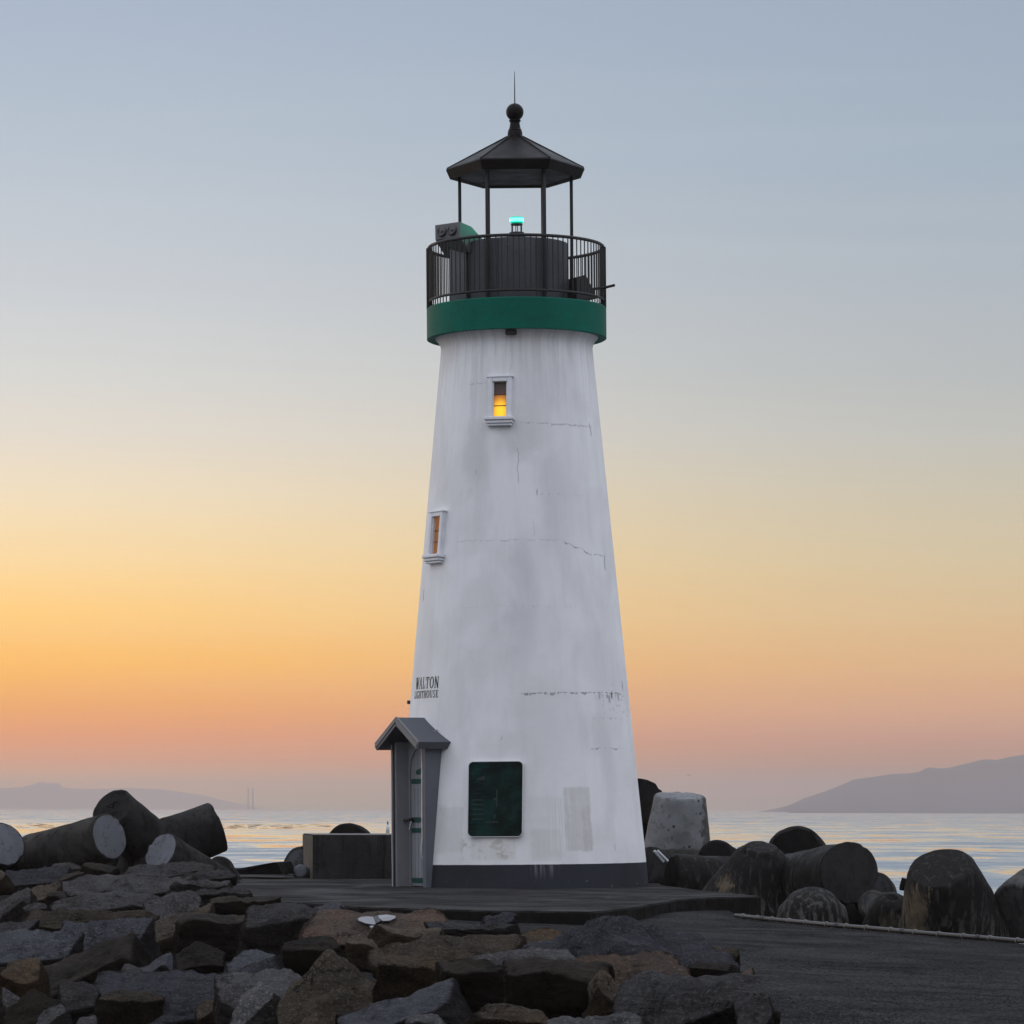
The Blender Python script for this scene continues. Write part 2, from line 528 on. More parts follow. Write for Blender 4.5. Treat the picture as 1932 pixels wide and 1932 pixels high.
for i, (x, top) in enumerate(((468.3, 1487), (477, 1487))):
    Y = 11000
    p = at(x, 1526, Y)
    bm = bmesh.new()
    hgt = (1526-top)/F*Y
    lathe(bm, [(3.2, SEA-2), (2.4, SEA+hgt*.5), (2.0, SEA+hgt+3), (1.6, SEA+hgt+3.4)], 16)
    o = mesh_obj('chimney_stack', bm, chim_m)
    o.location = (p.x, Y, 0)
    tag(o, ['tall thin power station stack on the left horizon, nearer the hills', 'tall thin power station stack on the left horizon, nearer the lighthouse'][i], 'chimney', 'two stacks on the far shore')

# ------------------------------------------------------------------ concrete materials
def conc(name, ca, cb, cdark, sc=1.0, streak=.5, rough=.8, bump=.5, pits=0.0, coords='Object', ls=(0, 0, 0), spec=.03):
    m, t, b = mat(name)
    v = t.coord(coords)
    n1 = t.noise(v, 1.1*sc, 6, .6, .5)
    n2 = t.noise(v, 6*sc, 7, .65)
    n3 = t.noise(v, 45*sc, 5, .7)
    sk = t.noise(t.scale(v, (5*sc, 5*sc, .5*sc)), 1.3, 5, .6, .3)
    c = t.mix(t.sm(n1, .38, .62), ca, cb)
    c = t.mix(t.m('MULTIPLY', t.sm(sk, .5, .68), streak), c, cdark)
    c = t.mix(t.m('MULTIPLY', t.sm(n2, .52, .7), .6), c, cdark)
    c = t.mix(t.m('MULTIPLY', t.sm(n3, .5, .75), .3), c, tuple(min(1, q*1.9) for q in ca))
    if pits:
        pv = t.vor(v, 11*sc)
        pm = t.m('MULTIPLY', t.sm(pv, .2, .1), t.sm(t.noise(v, 3*sc, 3), .5, .58))
        c = t.mix(t.m('MULTIPLY', pm, pits), c, cdark)
    t.put(b.inputs['Base Color'], c)
    t.put(b.inputs['Roughness'], t.sm(n2, .3, .7, rough-.15, min(1, rough+.1)))
    b.inputs['Specular IOR Level'].default_value = spec
    h = t.m('ADD', t.m('MULTIPLY', n2, .5), t.m('MULTIPLY', n3, .4))
    t.put(b.inputs['Normal'], t.bump(h, min(1, bump*1.6), .035))
    return m
tp_dark = conc('weathered tetrapod concrete', (.034, .033, .033), (.018, .017, .017), (.005, .005, .005), 1.3, .6)
tp_black = conc('algae black concrete', (.008, .008, .008), (.012, .011, .0105), (.003, .003, .003))
tp_mid = conc('brown grey tetrapod concrete', (.050, .046, .042), (.028, .026, .025), (.009, .009, .008), 1.3, .6)
tp_pale = conc('pale cast concrete end', (.135, .14, .155), (.115, .12, .132), (.02, .02, .022), 1.4, .1, pits=.9)
tp_end = conc('dark cast concrete end', (.019, .018, .018), (.014, .014, .014), (.006, .006, .006), 1.4, .3)
def banded_tetrapod():
    """pale, pitted upper part with a dirty lower band (tide line)"""
    m, t, b = mat('pale pitted concrete over a dark tide band')
    v = t.coord()
    x, y, z = t.xyz(v)
    n1 = t.noise(v, 1.5, 5, .6)
    n2 = t.noise(v, 7, 7, .65)
    n3 = t.noise(v, 45, 5, .7)
    c = t.mix(t.sm(n1, .4, .6), (.165, .172, .178), (.115, .118, .118))
    pv = t.vor(v, 8)
    pm = t.m('MULTIPLY', t.sm(pv, .26, .14), t.sm(t.noise(v, 2.6, 3), .48, .56))
    c = t.mix(pm, c, (.02, .02, .024))
    c = t.mix(t.m('MULTIPLY', t.sm(n2, .53, .66), .7), c, (.06, .056, .052))
    zz = t.m('ADD', z, t.m('MULTIPLY', t.m('SUBTRACT', n2, .5), .12))
    xx = t.m('ADD', x, t.m('MULTIPLY', t.m('SUBTRACT', n2, .5), .3))
    dirt = t.m('MAXIMUM', t.sm(zz, .37, .33), t.sm(xx, .40, .46))
    c = t.mix(dirt, c, t.mix(t.sm(n2, .4, .6), (.06, .055, .05), (.035, .033, .031)))
    t.put(b.inputs['Base Color'], c)
    b.inputs['Roughness'].default_value = .85
    t.put(b.inputs['Normal'], t.bump(t.m('ADD', t.m('MULTIPLY', n2, .5), t.m('MULTIPLY', n3, .4)), .5, .02))
    return m
tp_band = banded_tetrapod()
def stained_tetrapod(name, zlo, zhi, xlo=None, xhi=None, amt=.9, col=(.125, .10, .068)):
    """black algae with pale barnacle streaks low on the leg and an ochre bare patch"""
    m, t, b = mat(name)
    v = t.coord()
    x, y, z = t.xyz(v)
    n2 = t.noise(v, 6, 7, .65)
    n3 = t.noise(v, 40, 5, .7)
    sk = t.noise(t.scale(v, (9, 9, 1.6)), 1.6, 6, .7, .4)
    c = t.mix(t.sm(n2, .4, .65), (.009, .0085, .0085), (.016, .015, .014))
    low = t.sm(t.m('ADD', z, t.m('MULTIPLY', t.m('SUBTRACT', n2, .5), .3)), zhi, zlo)
    c = t.mix(t.m('MULTIPLY', t.m('MULTIPLY', low, t.sm(sk, .47, .62)), .8), c, (.115, .11, .10))
    c = t.mix(t.m('MULTIPLY', t.sm(sk, .52, .66), .7), c, (.050, .050, .047))
    if xlo is not None:
        xx = t.m('ADD', x, t.m('ADD', t.m('MULTIPLY', t.m('SUBTRACT', sk, .5), .5), t.m('MULTIPLY', t.m('SUBTRACT', n2, .5), .3)))
        p = t.m('MULTIPLY', t.sm(xx, xlo-.05, xlo), t.sm(xx, xhi+.05, xhi))
        p = t.m('MULTIPLY', p, t.sm(t.m('ADD', z, t.m('MULTIPLY', t.m('SUBTRACT', sk, .5), .8)), zhi+.15, zhi))
        c = t.mix(t.m('MULTIPLY', p, amt), c, t.mix(t.sm(n2, .4, .6), col, tuple(q*.6 for q in col)))
    t.put(b.inputs['Base Color'], c)
    t.put(b.inputs['Roughness'], t.sm(n2, .3, .7, .45, .85))
    b.inputs['Specular IOR Level'].default_value = .05
    t.put(b.inputs['Normal'], t.bump(t.m('ADD', t.m('MULTIPLY', n2, .5), t.m('ADD', t.m('MULTIPLY', sk, .5), t.m('MULTIPLY', n3, .3))), .7, .03))
    return m

# ------------------------------------------------------------------ jetty ground, platform, walkway
def zrock(Y):
    tab = [(5, -1.6), (20, -1.25), (31.5, -.68), (33.5, -.545), (36, -.42), (39.5, -.30), (44, -.16), (50, 0), (57, .12), (62, .16), (66, .0), (72, -.6), (90, -2.5)]
    for (a, za), (b, zb) in zip(tab, tab[1:]):
        if Y <= b: return za+(zb-za)*max(0, (Y-a))/(b-a)
    return -3
bed_m = conc('dark rubble bed', (.010, .009, .009), (.014, .013, .012), (.003, .003, .003), 2)
def build_ground():
    bm = bmesh.new()
    xs = [-20+i*.5 for i in range(75)]
    ys = [4+i*.75 for i in range(118)]
    g = []
    for Y in ys:
        row = []
        for X in xs:
            fl = -.75 if Y < 62 else -.75-(Y-62)*.09
            l = zrock(Y)-(.62 if Y < 38 else max(.3, .62-(Y-38)*.05))
            k = min(1, max(0, (X+3.5)/3.0)) if Y > 40 else min(1, max(0, (X+1.5)/2.5))
            z = l+(fl-l)*k
            if X > 4.6: z -= min(2.6, (X-4.6)*.55)*min(1, max(.2, (Y-36)/8))
            if X < -9: z -= min(2.7, (-9-X)*.35)
            z += .18*noise.fractal(Vector((X*.7, Y*.7, 4)), 1, 2, 3)
            row.append(bm.verts.new((X, Y, z)))
        g.append(row)
    for a, b in zip(g, g[1:]):
        for i in range(len(xs)-1): bm.faces.new((a[i], a[i+1], b[i+1], b[i]))
    tag(mesh_obj('ground', bm, bed_m, sharp=0), 'dark rubble bed of the jetty under the boulders', kind='structure')
build_ground()
def paving(name, ca, cb, cd, gravel, wet):
    m, t, b = mat(name)
    v = t.coord()
    n1 = t.noise(t.scale(v, (.5, .35, 1)), 1.2, 6, .6, .8)
    n2 = t.noise(v, 5, 8, .68)
    n3 = t.noise(v, 60, 4, .7)
    stx = t.noise(t.scale(v, (.8, .9, 1)), 1.5, 10, .76, .5)
    c = t.mix(t.sm(n1, .4, .62), ca, cb)
    c = t.mix(t.m('MULTIPLY', t.sm(stx, .47, .6), .8), c, cd)
    c = t.mix(t.m('MULTIPLY', t.sm(n2, .55, .7), .5), c, cd)
    h = t.m('ADD', t.m('MULTIPLY', n2, .5), t.m('MULTIPLY', n3, .4))
    if gravel:
        g = t.vor(v, 26)
        gc = t.vor(v, 26, out='Color')
        gx, gy, gz = t.xyz(gc)
        c = t.mix(t.m('MULTIPLY', t.sm(gx, .5, .95), .5), c, (.065, .065, .068))
        c = t.mix(t.m('MULTIPLY', t.sm(g, .35, .6), .7), c, (.006, .006, .006))
        h = t.m('ADD', h, t.m('MULTIPLY', g, -1.2))
    t.put(b.inputs['Base Color'], c)
    t.put(b.inputs['Roughness'], t.sm(n1, .35, .65, wet, .85))
    b.inputs['Specular IOR Level'].default_value = .008
    t.put(b.inputs['Normal'], t.bump(h, .8, .03))
    return m
plat_m = paving('worn concrete apron', (.043, .042, .041), (.031, .030, .030), (.012, .0115, .011), False, .5)
edge_m = conc('stained concrete edge', (.014, .0135, .0125), (.006, .006, .0055), (.002, .002, .002), 1.5, .6)
walk_m = paving('dark gravelly asphalt', (.052, .051, .050), (.034, .034, .0345), (.008, .008, .0084), True, .65)
def sheet(name, poly, zf, thick, mats, label, step=None):
    bm = bmesh.new()
    top = [bm.verts.new((x, y, zf(x, y))) for x, y in poly]
    bot = [bm.verts.new((x, y, zf(x, y)-thick)) for x, y in poly]
    f = bm.faces.new(top)
    if f.normal.z < 0: f.normal_flip()
    n = len(top)
    fs = []
    for i in range(n):
        q = bm.faces.new((top[i], bot[i], bot[(i+1) % n], top[(i+1) % n]))
        q.material_index = 1
        fs.append(q)
    bm.normal_update()
    bmesh.ops.recalc_face_normals(bm, faces=bm.faces[:])
    es = [e for e in bm.edges if any(fc.material_index == 0 for fc in e.link_faces)]
    bmesh.ops.bevel(bm, geom=es, offset=.02, segments=2, affect='EDGES')
    bmesh.ops.triangulate(bm, faces=[fc for fc in bm.faces if len(fc.verts) > 4])
    o = mesh_obj(name, bm, mats, smooth=False)
    tag(o, label, kind='structure')
    return o
sheet('pavement', [(-.3, 45.3), (.95, 44.9), (1.45, 46.4), (2.26, 50.9), (2.75, 52.3), (3.56, 53.2), (2.9, 57), (2.45, 61), (2.6, 66), (1.5, 72), (-3.0, 74), (-6.2, 78), (-6.6, 72), (-5.2, 62), (-4.6, 56), (-3.6, 50.5), (-1.9, 46.8)],
      lambda x, y: 0.0, .5, [plat_m, edge_m], 'worn concrete apron around the foot of the lighthouse')
def zwalk(X, Y): return -.11-.04*max(0, X-1.0)
def pipe_point(x, y, lift=.040):
    Y = 45.0
    for _ in range(20):
        X = at(x, y, Y).x
        v = (at(x, y, 1.0).z-EYE)
        Y = (zwalk(X, Y)+lift-EYE)/v
    return (x, y, Y)
PIPE = [pipe_point(*q) for q in ((1388, 1727.5), (1450, 1734), (1550, 1743.5), (1650, 1752), (1750, 1761), (1850, 1769), (1960, 1778), (2100, 1790), (2400, 1815))]
sheet('walkway', [(1.6, 8), (9.0, 8), (9.0, 30)]+[(at(*q).x+.12, q[2]+.12) for q in PIPE[::-1]]+[(3.1, 53.0), (2.4, 53.2), (1.0, 49.8), (-1.2, 49.4), (-1.6, 44), (-.4, 41.2), (.7, 39.5), (1.35, 36), (1.75, 32), (1.75, 28), (1.62, 22)],
      zwalk, .35, [walk_m, edge_m], 'dark gravelly walkway along the top of the jetty')

# loose grit on the near walkway
def build_grit():
    rg = random.Random(21)
    bm = bmesh.new()
    t0 = bmesh.new()
    bmesh.ops.create_icosphere(t0, subdivisions=1, radius=1)
    base = [v.co.copy() for v in t0.verts]
    faces = [[v.index for v in f.verts] for f in t0.faces]
    t0.free()
    n = 0
    while n < 8000:
        Y = 21+rg.random()**1.7*17
        X = rg.uniform(1.55, .16*Y+.3)
        if noise.noise(Vector((X*1.1, Y*.55, 7)))+rg.uniform(-.5, .5) < (Y-24)*.035-.1: continue
        n += 1
        r = rg.uniform(.003, .008)*(1.5 if rg.random() < .06 else 1)
        z = zwalk(X, Y)+r*.35
        sc_ = (rg.uniform(.8, 1.4), rg.uniform(.8, 1.4), rg.uniform(.6, 1))
        vs = [bm.verts.new((X+c.x*r*sc_[0]*rg.uniform(.85, 1.15), Y+c.y*r*sc_[1], z+c.z*r*sc_[2])) for c in base]
        mi = 0 if rg.random() < .6 else 1
        for f in faces: bm.faces.new([vs[i] for i in f]).material_index = mi
    o = mesh_obj('gravel', bm, [simple('dark grit', (.028, .028, .029), .9, spec=.05), simple('grey grit', (.060, .060, .060), .9, spec=.05)], smooth=False)
    tag(o, 'loose grey grit scattered on the near walkway', kind='stuff')
build_grit()

# ------------------------------------------------------------------ lighthouse
X0 = at(983.5, 1670, 60).x
LH = empty('lighthouse', (X0, 60, 0), (0, -.0107, 0))
tag(LH, 'white tapering lighthouse with green gallery band and dark open lantern cupola', 'lighthouse')
def TR(z): return 1.214+(8.71-z)/8.34*.803
AZ = R(-58)                       # door, porch, side window and lettering
def surf(az, z, off=0.0):
    r = TR(z)+off
    return Vector((r*math.sin(az), -r*math.cos(az), z))
def frame_at(az, r, z):
    """local x = along the wall, local y = inwards, local z = up, origin on radius r"""
    return Matrix.Translation((r*math.sin(az), -r*math.cos(az), z)) @ Matrix.Rotation(az, 4, 'Z')
def tower_mat():
    m, t, b = mat('weathered white lighthouse paint')
    v = t.coord()
    x, y, z = t.xyz(v)
    az = t.m('MULTIPLY', t.m('ARCTAN2', x, t.m('MULTIPLY', y, -1)), 57.29578)      # degrees, 0 faces the camera side
    cyl = t.comb(t.m('MULTIPLY', az, .03), z, 0.0)
    n1 = t.noise(cyl, .9, 5, .55, .4)
    n2 = t.noise(cyl, 5, 6, .62)
    n3 = t.noise(v, 70, 4, .7)
    sk = t.noise(t.scale(cyl, (9, .55, 1)), 1.2, 5, .6, .2)
    mid = t.noise(t.scale(cyl, (2.2, .5, 1)), 1.1, 4, .55, .3)
    c = t.mix(t.sm(n1, .35, .65), (.79, .79, .79), (.71, .705, .70))
    c = t.mix(t.m('MULTIPLY', t.sm(mid, .46, .7), .30), c, (.56, .565, .57))
    c = t.mix(t.m('MULTIPLY', t.sm(sk, .50, .76), .16), c, (.54, .54, .52))
    # run-off grime below the gallery
    top = t.m('MULTIPLY', t.sm(z, 7.2, 8.7), t.sm(sk, .40, .62))
    c = t.mix(t.m('MULTIPLY', top, .38), c, (.48, .48, .46))
    def boxm(a0, a1, z0, z1, sa=1.0, sz=.05, jit=.12):
        aj = t.m('ADD', az, t.m('MULTIPLY', t.m('SUBTRACT', n2, .5), jit*40))
        zj = t.m('ADD', z, t.m('MULTIPLY', t.m('SUBTRACT', n2, .5), jit))
        return t.m('MULTIPLY', t.m('MULTIPLY', t.sm(aj, a0, a0+sa), t.sm(aj, a1, a1-sa)), t.m('MULTIPLY', t.sm(zj, z0, z0+sz), t.sm(zj, z1, z1-sz)))
    brs = t.noise(t.scale(cyl, (15, .7, 1)), 1.5, 5, .65, .4)
    patch = [(20, 35, .55, 1.60, .6, (.50, .475, .455)), (29, 34.5, .55, 1.30, .35, (.47, .445, .42)), (3, 21, .45, 1.45, .25, (.58, .555, .545)), (4, 19, .4, .95, .4, (.55, .525, .51)),
             (-42, -27, .55, 1.30, .4, (.50, .50, .48)), (-46, -36, .5, 1.34, .3, (.52, .52, .50)), (-24, -2, .42, .80, .4, (.52, .50, .455))]
    for a0, a1, z0, z1, k, cc in patch:
        c = t.mix(t.m('MULTIPLY', t.m('MULTIPLY', boxm(a0, a1, z0, z1, 1.2, .05, .10), k), t.m('MULTIPLY', t.sm(n2, .25, .55, .6, 1), t.sm(brs, .3, .66, .7, 1))), c, cc)
    # soft mottled stains
    for a0, wa, z0, wz, k, cc in ((2, 9, 4.5, 1.0, .38, (.50, .50, .53)), (8, 16, 2.5, .7, .3, (.56, .545, .55)), (46, 7, 2.0, .9, .35, (.55, .54, .54)), (4, 16, 7.2, .5, .4, (.50, .51, .50)),
                                  (-28, 9, 6.8, .6, .45, (.50, .51, .49)), (-33, 4, 7.9, .7, .35, (.50, .51, .49)), (-15, 14, 3.7, .5, .25, (.56, .56, .55)), (25, 12, 6.0, .9, .3, (.55, .56, .57)), (20, 20, 8.0, .5, .3, (.53, .54, .55))):
        da = t.m('POWER', t.m('DIVIDE', t.m('SUBTRACT', t.m('ADD', az, t.m('MULTIPLY', t.m('SUBTRACT', n1, .5), 26)), a0), wa), 2)
        dz = t.m('POWER', t.m('DIVIDE', t.m('SUBTRACT', t.m('ADD', z, t.m('MULTIPLY', t.m('SUBTRACT', n2, .5), .7)), z0), wz), 2)
        f = t.sm(t.m('ADD', da, dz), 1.6, 0.0)
        c = t.mix(t.m('MULTIPLY', f, k), c, cc)
    # brushed white streaks over the patch beside the plaque
    br = t.noise(t.scale(cyl, (30, .4, 1)), 1.5, 3, .5)
    c = t.mix(t.m('MULTIPLY', t.m('MULTIPLY', boxm(13, 24, .55, 1.62), t.sm(br, .5, .6)), .6), c, (.80, .80, .80))
    dirt = t.m('MULTIPLY', t.m('MULTIPLY', t.sm(az, -30, -26), t.sm(az, -2, -6)), t.m('MULTIPLY', t.sm(z, .42, .5), t.sm(z, .82, .74)))
    c = t.mix(t.m('MULTIPLY', t.m('MULTIPLY', dirt, t.sm(n2, .5, .62)), .6), c, (.36, .34, .27))
    # horizontal construction cracks with broken, darker edges
    nf = t.noise(cyl, 26, 4, .7)
    def crack(z0, a0, a1, w, k, slope=0.0, thr=.45, am=0):
        zz = t.m('ADD', t.m('SUBTRACT', z, z0), t.m('ADD', t.m('MULTIPLY', t.m('SUBTRACT', n2, .5), .13), t.m('MULTIPLY', t.m('SUBTRACT', nf, .5), .05)))
        zz = t.m('ADD', zz, t.m('MULTIPLY', t.m('SUBTRACT', az, a0), slope))
        d = t.m('ABSOLUTE', zz)
        ww = t.m('MULTIPLY', t.sm(n2, .35, .65, .35, 1.7), w)
        l = t.m('MULTIPLY', t.sm(d, ww, t.m('MULTIPLY', ww, .3)), t.m('MULTIPLY', t.sm(az, a0-1, a0+1), t.sm(az, a1+1, a1-1)))
        g = t.sm(t.noise(t.scale(cyl, (7, .3, 1), (z0, 0, 0)), 2.2, 3, .6), thr, thr+.06)
        return t.m('MULTIPLY', t.m('MULTIPLY', l, g), k)
    for z0, a0, a1, w, k, sl, th in ((3.04, 1, 66, .020, .65, -.0004, .44), (3.01, 40, 66, .05, .5, 0, .5), (7.32, 2, 62, .013, .40, 0, .42), (5.44, 28, 46, .010, .55, .009, .30), (5.47, -40, 28, .008, .28, 0, .4), (5.27, 46, 60, .012, .45, 0, .45),
                                     (2.18, 36, 60, .014, .5, 0, .5), (6.2, 14, 46, .008, .3, 0, .5), (2.66, 40, 64, .02, .35, 0, .52), (7.98, -38, -16, .010, .25, 0, .45), (4.42, -40, 40, .008, .2, 0, .5)):
        c = t.mix(crack(z0, a0, a1, w, k, sl, th), c, (.10, .10, .105))
    def vcrack(a0, z0, z1, w, k):
        d = t.m('ABSOLUTE', t.m('ADD', t.m('SUBTRACT', az, a0), t.m('MULTIPLY', t.m('SUBTRACT', t.noise(t.scale(cyl, (.2, 3, 1), (a0, 0, 0)), 1.6, 4, .6), .5), 6)))
        return t.m('MULTIPLY', t.m('MULTIPLY', t.sm(d, w, w*.3), t.m('MULTIPLY', t.sm(z, z0, z0+.06), t.sm(z, z1, z1-.06))), k)
    for a0, z0, z1, w, k in ((0, 6.35, 6.95, .35, .5), (-5, 7.98, 8.3, .3, .35), (59, 7.15, 7.4, .8, .6), (62, 5.0, 5.3, 1.0, .5), (-28, 6.5, 6.62, .4, .5), (-72, 4.55, 4.8, .7, .7), (12, 6.15, 6.30, .7, .45),
                             (56, 2.95, 3.12, .8, .8), (53, 2.88, 3.06, 1.4, .5), (70, 3.1, 3.3, 1.2, .5), (9, 5.5, 5.8, .2, .3), (48, .55, .7, .3, .5), (-9, 2.3, 2.4, .5, .4)):
        c = t.mix(vcrack(a0, z0, z1, w, k), c, (.09, .09, .095))
    # flaking at the right
    fl = t.m('MULTIPLY', t.m('MULTIPLY', t.sm(az, 42, 50), t.sm(t.noise(t.scale(cyl, (3, 3, 1)), 4, 5, .7), .58, .64)), t.m('MULTIPLY', t.sm(z, 2.6, 2.75), t.sm(z, 3.25, 3.1)))
    c = t.mix(t.m('MULTIPLY', fl, .6), c, (.2, .2, .2))
    # dark painted foot band
    zb = t.m('ADD', z, t.m('MULTIPLY', t.m('SUBTRACT', n2, .5), .012))
    band = t.sm(zb, .374, .366)
    bc = t.mix(t.sm(n1, .35, .65), (.028, .031, .039), (.021, .023, .029))
    wash = t.m('MULTIPLY', t.m('MULTIPLY', t.sm(az, 3, 7), t.sm(az, 18, 12)), t.m('MULTIPLY', t.sm(br, .45, .6), t.sm(z, .1, .34)))
    bc = t.mix(t.m('MULTIPLY', wash, .4), bc, (.3, .3, .31))
    chip = t.m('MULTIPLY', t.sm(t.noise(cyl, 14, 4, .6), .66, .70), t.sm(z, .16, .02))
    bc = t.mix(t.m('MULTIPLY', chip, .8), bc, (.35, .35, .35))
    c = t.mix(band, c, bc)
    t.put(b.inputs['Base Color'], c)
    b.inputs['Roughness'].default_value = .75
    b.inputs['Specular IOR Level'].default_value = .15
    h = t.m('ADD', t.m('MULTIPLY', n2, .6), t.m('ADD', t.m('MULTIPLY', n3, .12), t.m('MULTIPLY', n1, .8)))
    t.put(b.inputs['Normal'], t.bump(h, .35, .02))
    return m
white_m = tower_mat()
slate_m = simple('slate grey door paint', (.095, .102, .122), .65, var=.12, sc=3)
slate2_m = simple('slate grey roof felt', (.062, .068, .080), .7, var=.15, sc=5)
grey_m = simple('pale grey porch paint', (.22, .225, .235), .6, var=.1, sc=3)
door_m = simple('grey door boards', (.23, .24, .255), .6, var=.1, sc=4)
frame_m = simple('white moulded frame', (.66, .67, .69), .6, var=.08, sc=8)
green_m = simple('dark green gallery paint', (.0008, .10, .068), .6, var=.22, sc=1.8, spec=.12)
hgreen_m = simple('dark green strap paint', (.003, .05, .038), .5, var=.15, sc=8)
metal_m = simple('dark bronze railing paint', (.026, .025, .025), .5, var=.2, sc=8, spec=.2)
post_m = simple('charcoal post paint', (.022, .022, .024), .5, var=.2, sc=8, spec=.2)
roof_m = simple('dark bronze cupola paint', (.0085, .0078, .0078), .5, var=.25, sc=3, spec=.1)
drum_m = simple('grey lantern drum paint', (.060, .062, .068), .6, var=.2, sc=2.5, spec=.15)
black_m = simple('black metal', (.012, .012, .013), .5, var=.2)
tin_m = simple('grey instrument housing', (.095, .10, .105), .5, var=.12, sc=4)
ink_m = simple('black lettering paint', (.015, .015, .017), .6, var=.2, bump=0)
lead_m = simple('brown lead', (.05, .028, .015), .6)
cable_m = simple('pale cable sheath', (.42, .40, .40), .5, var=.1)

# tower body with a niche cut for the door
bm = bmesh.new()
prof = [(TR(0)+.04, -.25)]+[(TR(z), z) for z in [0, .15, .3, .371, .376]+[.6+i*.25 for i in range(33)] if z < 8.6]
prof += [(TR(8.62), 8.62), (1.222, 8.66), (1.235, 8.71), (1.27, 8.77), (1.31, 8.81), (1.33, 8.84), (1.33, 8.95)]
lathe(bm, prof, 192)
tower = mesh_obj('tower_wall', bm, white_m, LH, sharp=40)
cm = bmesh.new()
box(cm, (-.44, -.8, -.4), (.44, .36, 2.33), frame_at(AZ, 2.07, 0))
cut = mesh_obj('cutter', cm, white_m, LH, smooth=False)
md = tower.modifiers.new('niche', 'BOOLEAN')
md.operation = 'DIFFERENCE'
md.solver = 'EXACT'
md.object = cut
bpy.context.view_layer.update()
dg = bpy.context.evaluated_depsgraph_get()
nm = bpy.data.meshes.new_from_object(tower.evaluated_get(dg))
tower.modifiers.clear()
tower.data = nm
bpy.data.objects.remove(cut, do_unlink=True)

# gallery band and deck
bm = bmesh.new()
lathe(bm, [(1.25, 8.83), (1.43, 8.80), (1.448, 8.81), (1.448, 9.29), (1.435, 9.305), (1.2, 9.31), (.3, 9.315)], 160)
mesh_obj('gallery_band', bm, green_m, LH)
bm = bmesh.new()
box(bm, (-.09, -.06, -.05), (.09, .03, .04), frame_at(R(-4), 1.30, 8.765), .02)
mesh_obj('vent_cover', bm, black_m, LH)
# railing
rail = empty('railing')
rail.parent = LH
RR = 1.405
def circ(r, z, n=120): return [(r*math.sin(2*math.pi*i/n), -r*math.cos(2*math.pi*i/n), z) for i in range(n)]
bm = bmesh.new(); tube(bm, circ(RR, 10.28), .026, 10, True); mesh_obj('top_rail', bm, metal_m, rail)
bm = bmesh.new(); tube(bm, circ(RR, 9.415), .020, 10, True); mesh_obj('bottom_rail', bm, metal_m, rail)
bm = bmesh.new(); tube(bm, [(0, 0, 9.41), (0, 0, 10.275)], .0095, 8)
b0 = mesh_obj('baluster', bm, metal_m, rail)
NB = 96
for i in range(NB):
    a = 2*math.pi*(i+.5)/NB
    o = b0 if i == 0 else b0.copy()
    if i: COL.objects.link(o)
    o.parent = rail
    o.location = (RR*math.sin(a), -RR*math.cos(a), 0)
bm = bmesh.new(); box(bm, (-.045, -.03, 9.30), (.045, .03, 10.275), bev=.006)
p0 = mesh_obj('rail_post', bm, metal_m, rail)
for i, a in enumerate((-90, -86, 90, 86, 180)):
    o = p0 if i == 0 else p0.copy()
    if i: COL.objects.link(o)
    o.parent = rail
    o.location = (RR*math.sin(R(a)), -RR*math.cos(R(a)), 0)
    o.rotation_euler.z = R(a)+R(90)
# drum
bm = bmesh.new()
lathe(bm, [(.84, 9.3), (.84, 10.31), (.835, 10.335), (.80, 10.345), (.2, 10.37)], 96)
drum = mesh_obj('lantern_drum', bm, drum_m, LH)
for a in (-62, -20, 22, 64):
    bm = bmesh.new()
    box(bm, (-.006, -.004, 9.32), (.006, .004, 10.30), frame_at(R(a), .842, 0))
    mesh_obj('panel_seam', bm, post_m, drum, smooth=False)
# cupola posts and roof
for i in range(6):
    bm = bmesh.new()
    box(bm, (-.026, -.026, 9.30), (.026, .026, 11.46), bev=.004)
    if i == 0: q0 = mesh_obj('cupola_post', bm, post_m, LH)
    else: bm.free()
    o = q0 if i == 0 else q0.copy()
    if i: COL.objects.link(o); o.parent = LH
    a = R(30+60*i)
    o.location = (.90*math.sin(a), -.90*math.cos(a), 0)
    o.rotation_euler.z = a
bm = bmesh.new()
def hexr(r, z): return [bm.verts.new((r*math.cos(R(60*i)), r*math.sin(R(60*i)), z)) for i in range(6)]
hx = [hexr(.95, 11.43), hexr(1.055, 11.40), hexr(1.12, 11.55), hexr(1.10, 11.575), hexr(.115, 12.08)]
for a, b in zip(hx, hx[1:]):
    for i in range(6): bm.faces.new((a[i], a[(i+1) % 6], b[(i+1) % 6], b[i]))
bm.faces.new(list(reversed(hx[0]))); bm.faces.new(hx[-1])
roof = mesh_obj('cupola_roof', bm, roof_m, LH, smooth=False)
bm = bmesh.new()
for i in range(6):
    a = R(60*i)
    tube(bm, [(1.105*math.cos(a), 1.105*math.sin(a), 11.572), (.12*math.cos(a), .12*math.sin(a), 12.085)], .014, 6)
mesh_obj('hip_rib', bm, roof_m, roof)
bm = bmesh.new()
lathe(bm, [(.135, 12.05), (.120, 12.07), (.118, 12.15), (.105, 12.17), (.112, 12.185), (.095, 12.20), (.082, 12.26), (.076, 12.31), (.094, 12.325), (.097, 12.34), (.08, 12.352)]+
      [(.142*math.cos(R(a)), 12.475+.142*math.sin(R(a))) for a in range(-60, 90, 10)]+[(.02, 12.618)], 48)
mesh_obj('finial', bm, roof_m, roof)
bm = bmesh.new(); tube(bm, [(0, 0, 12.6), (0, 0, 12.9), (0, 0, 13.13)], [.010, .008, .004], 8); mesh_obj('lightning_rod', bm, black_m, roof)
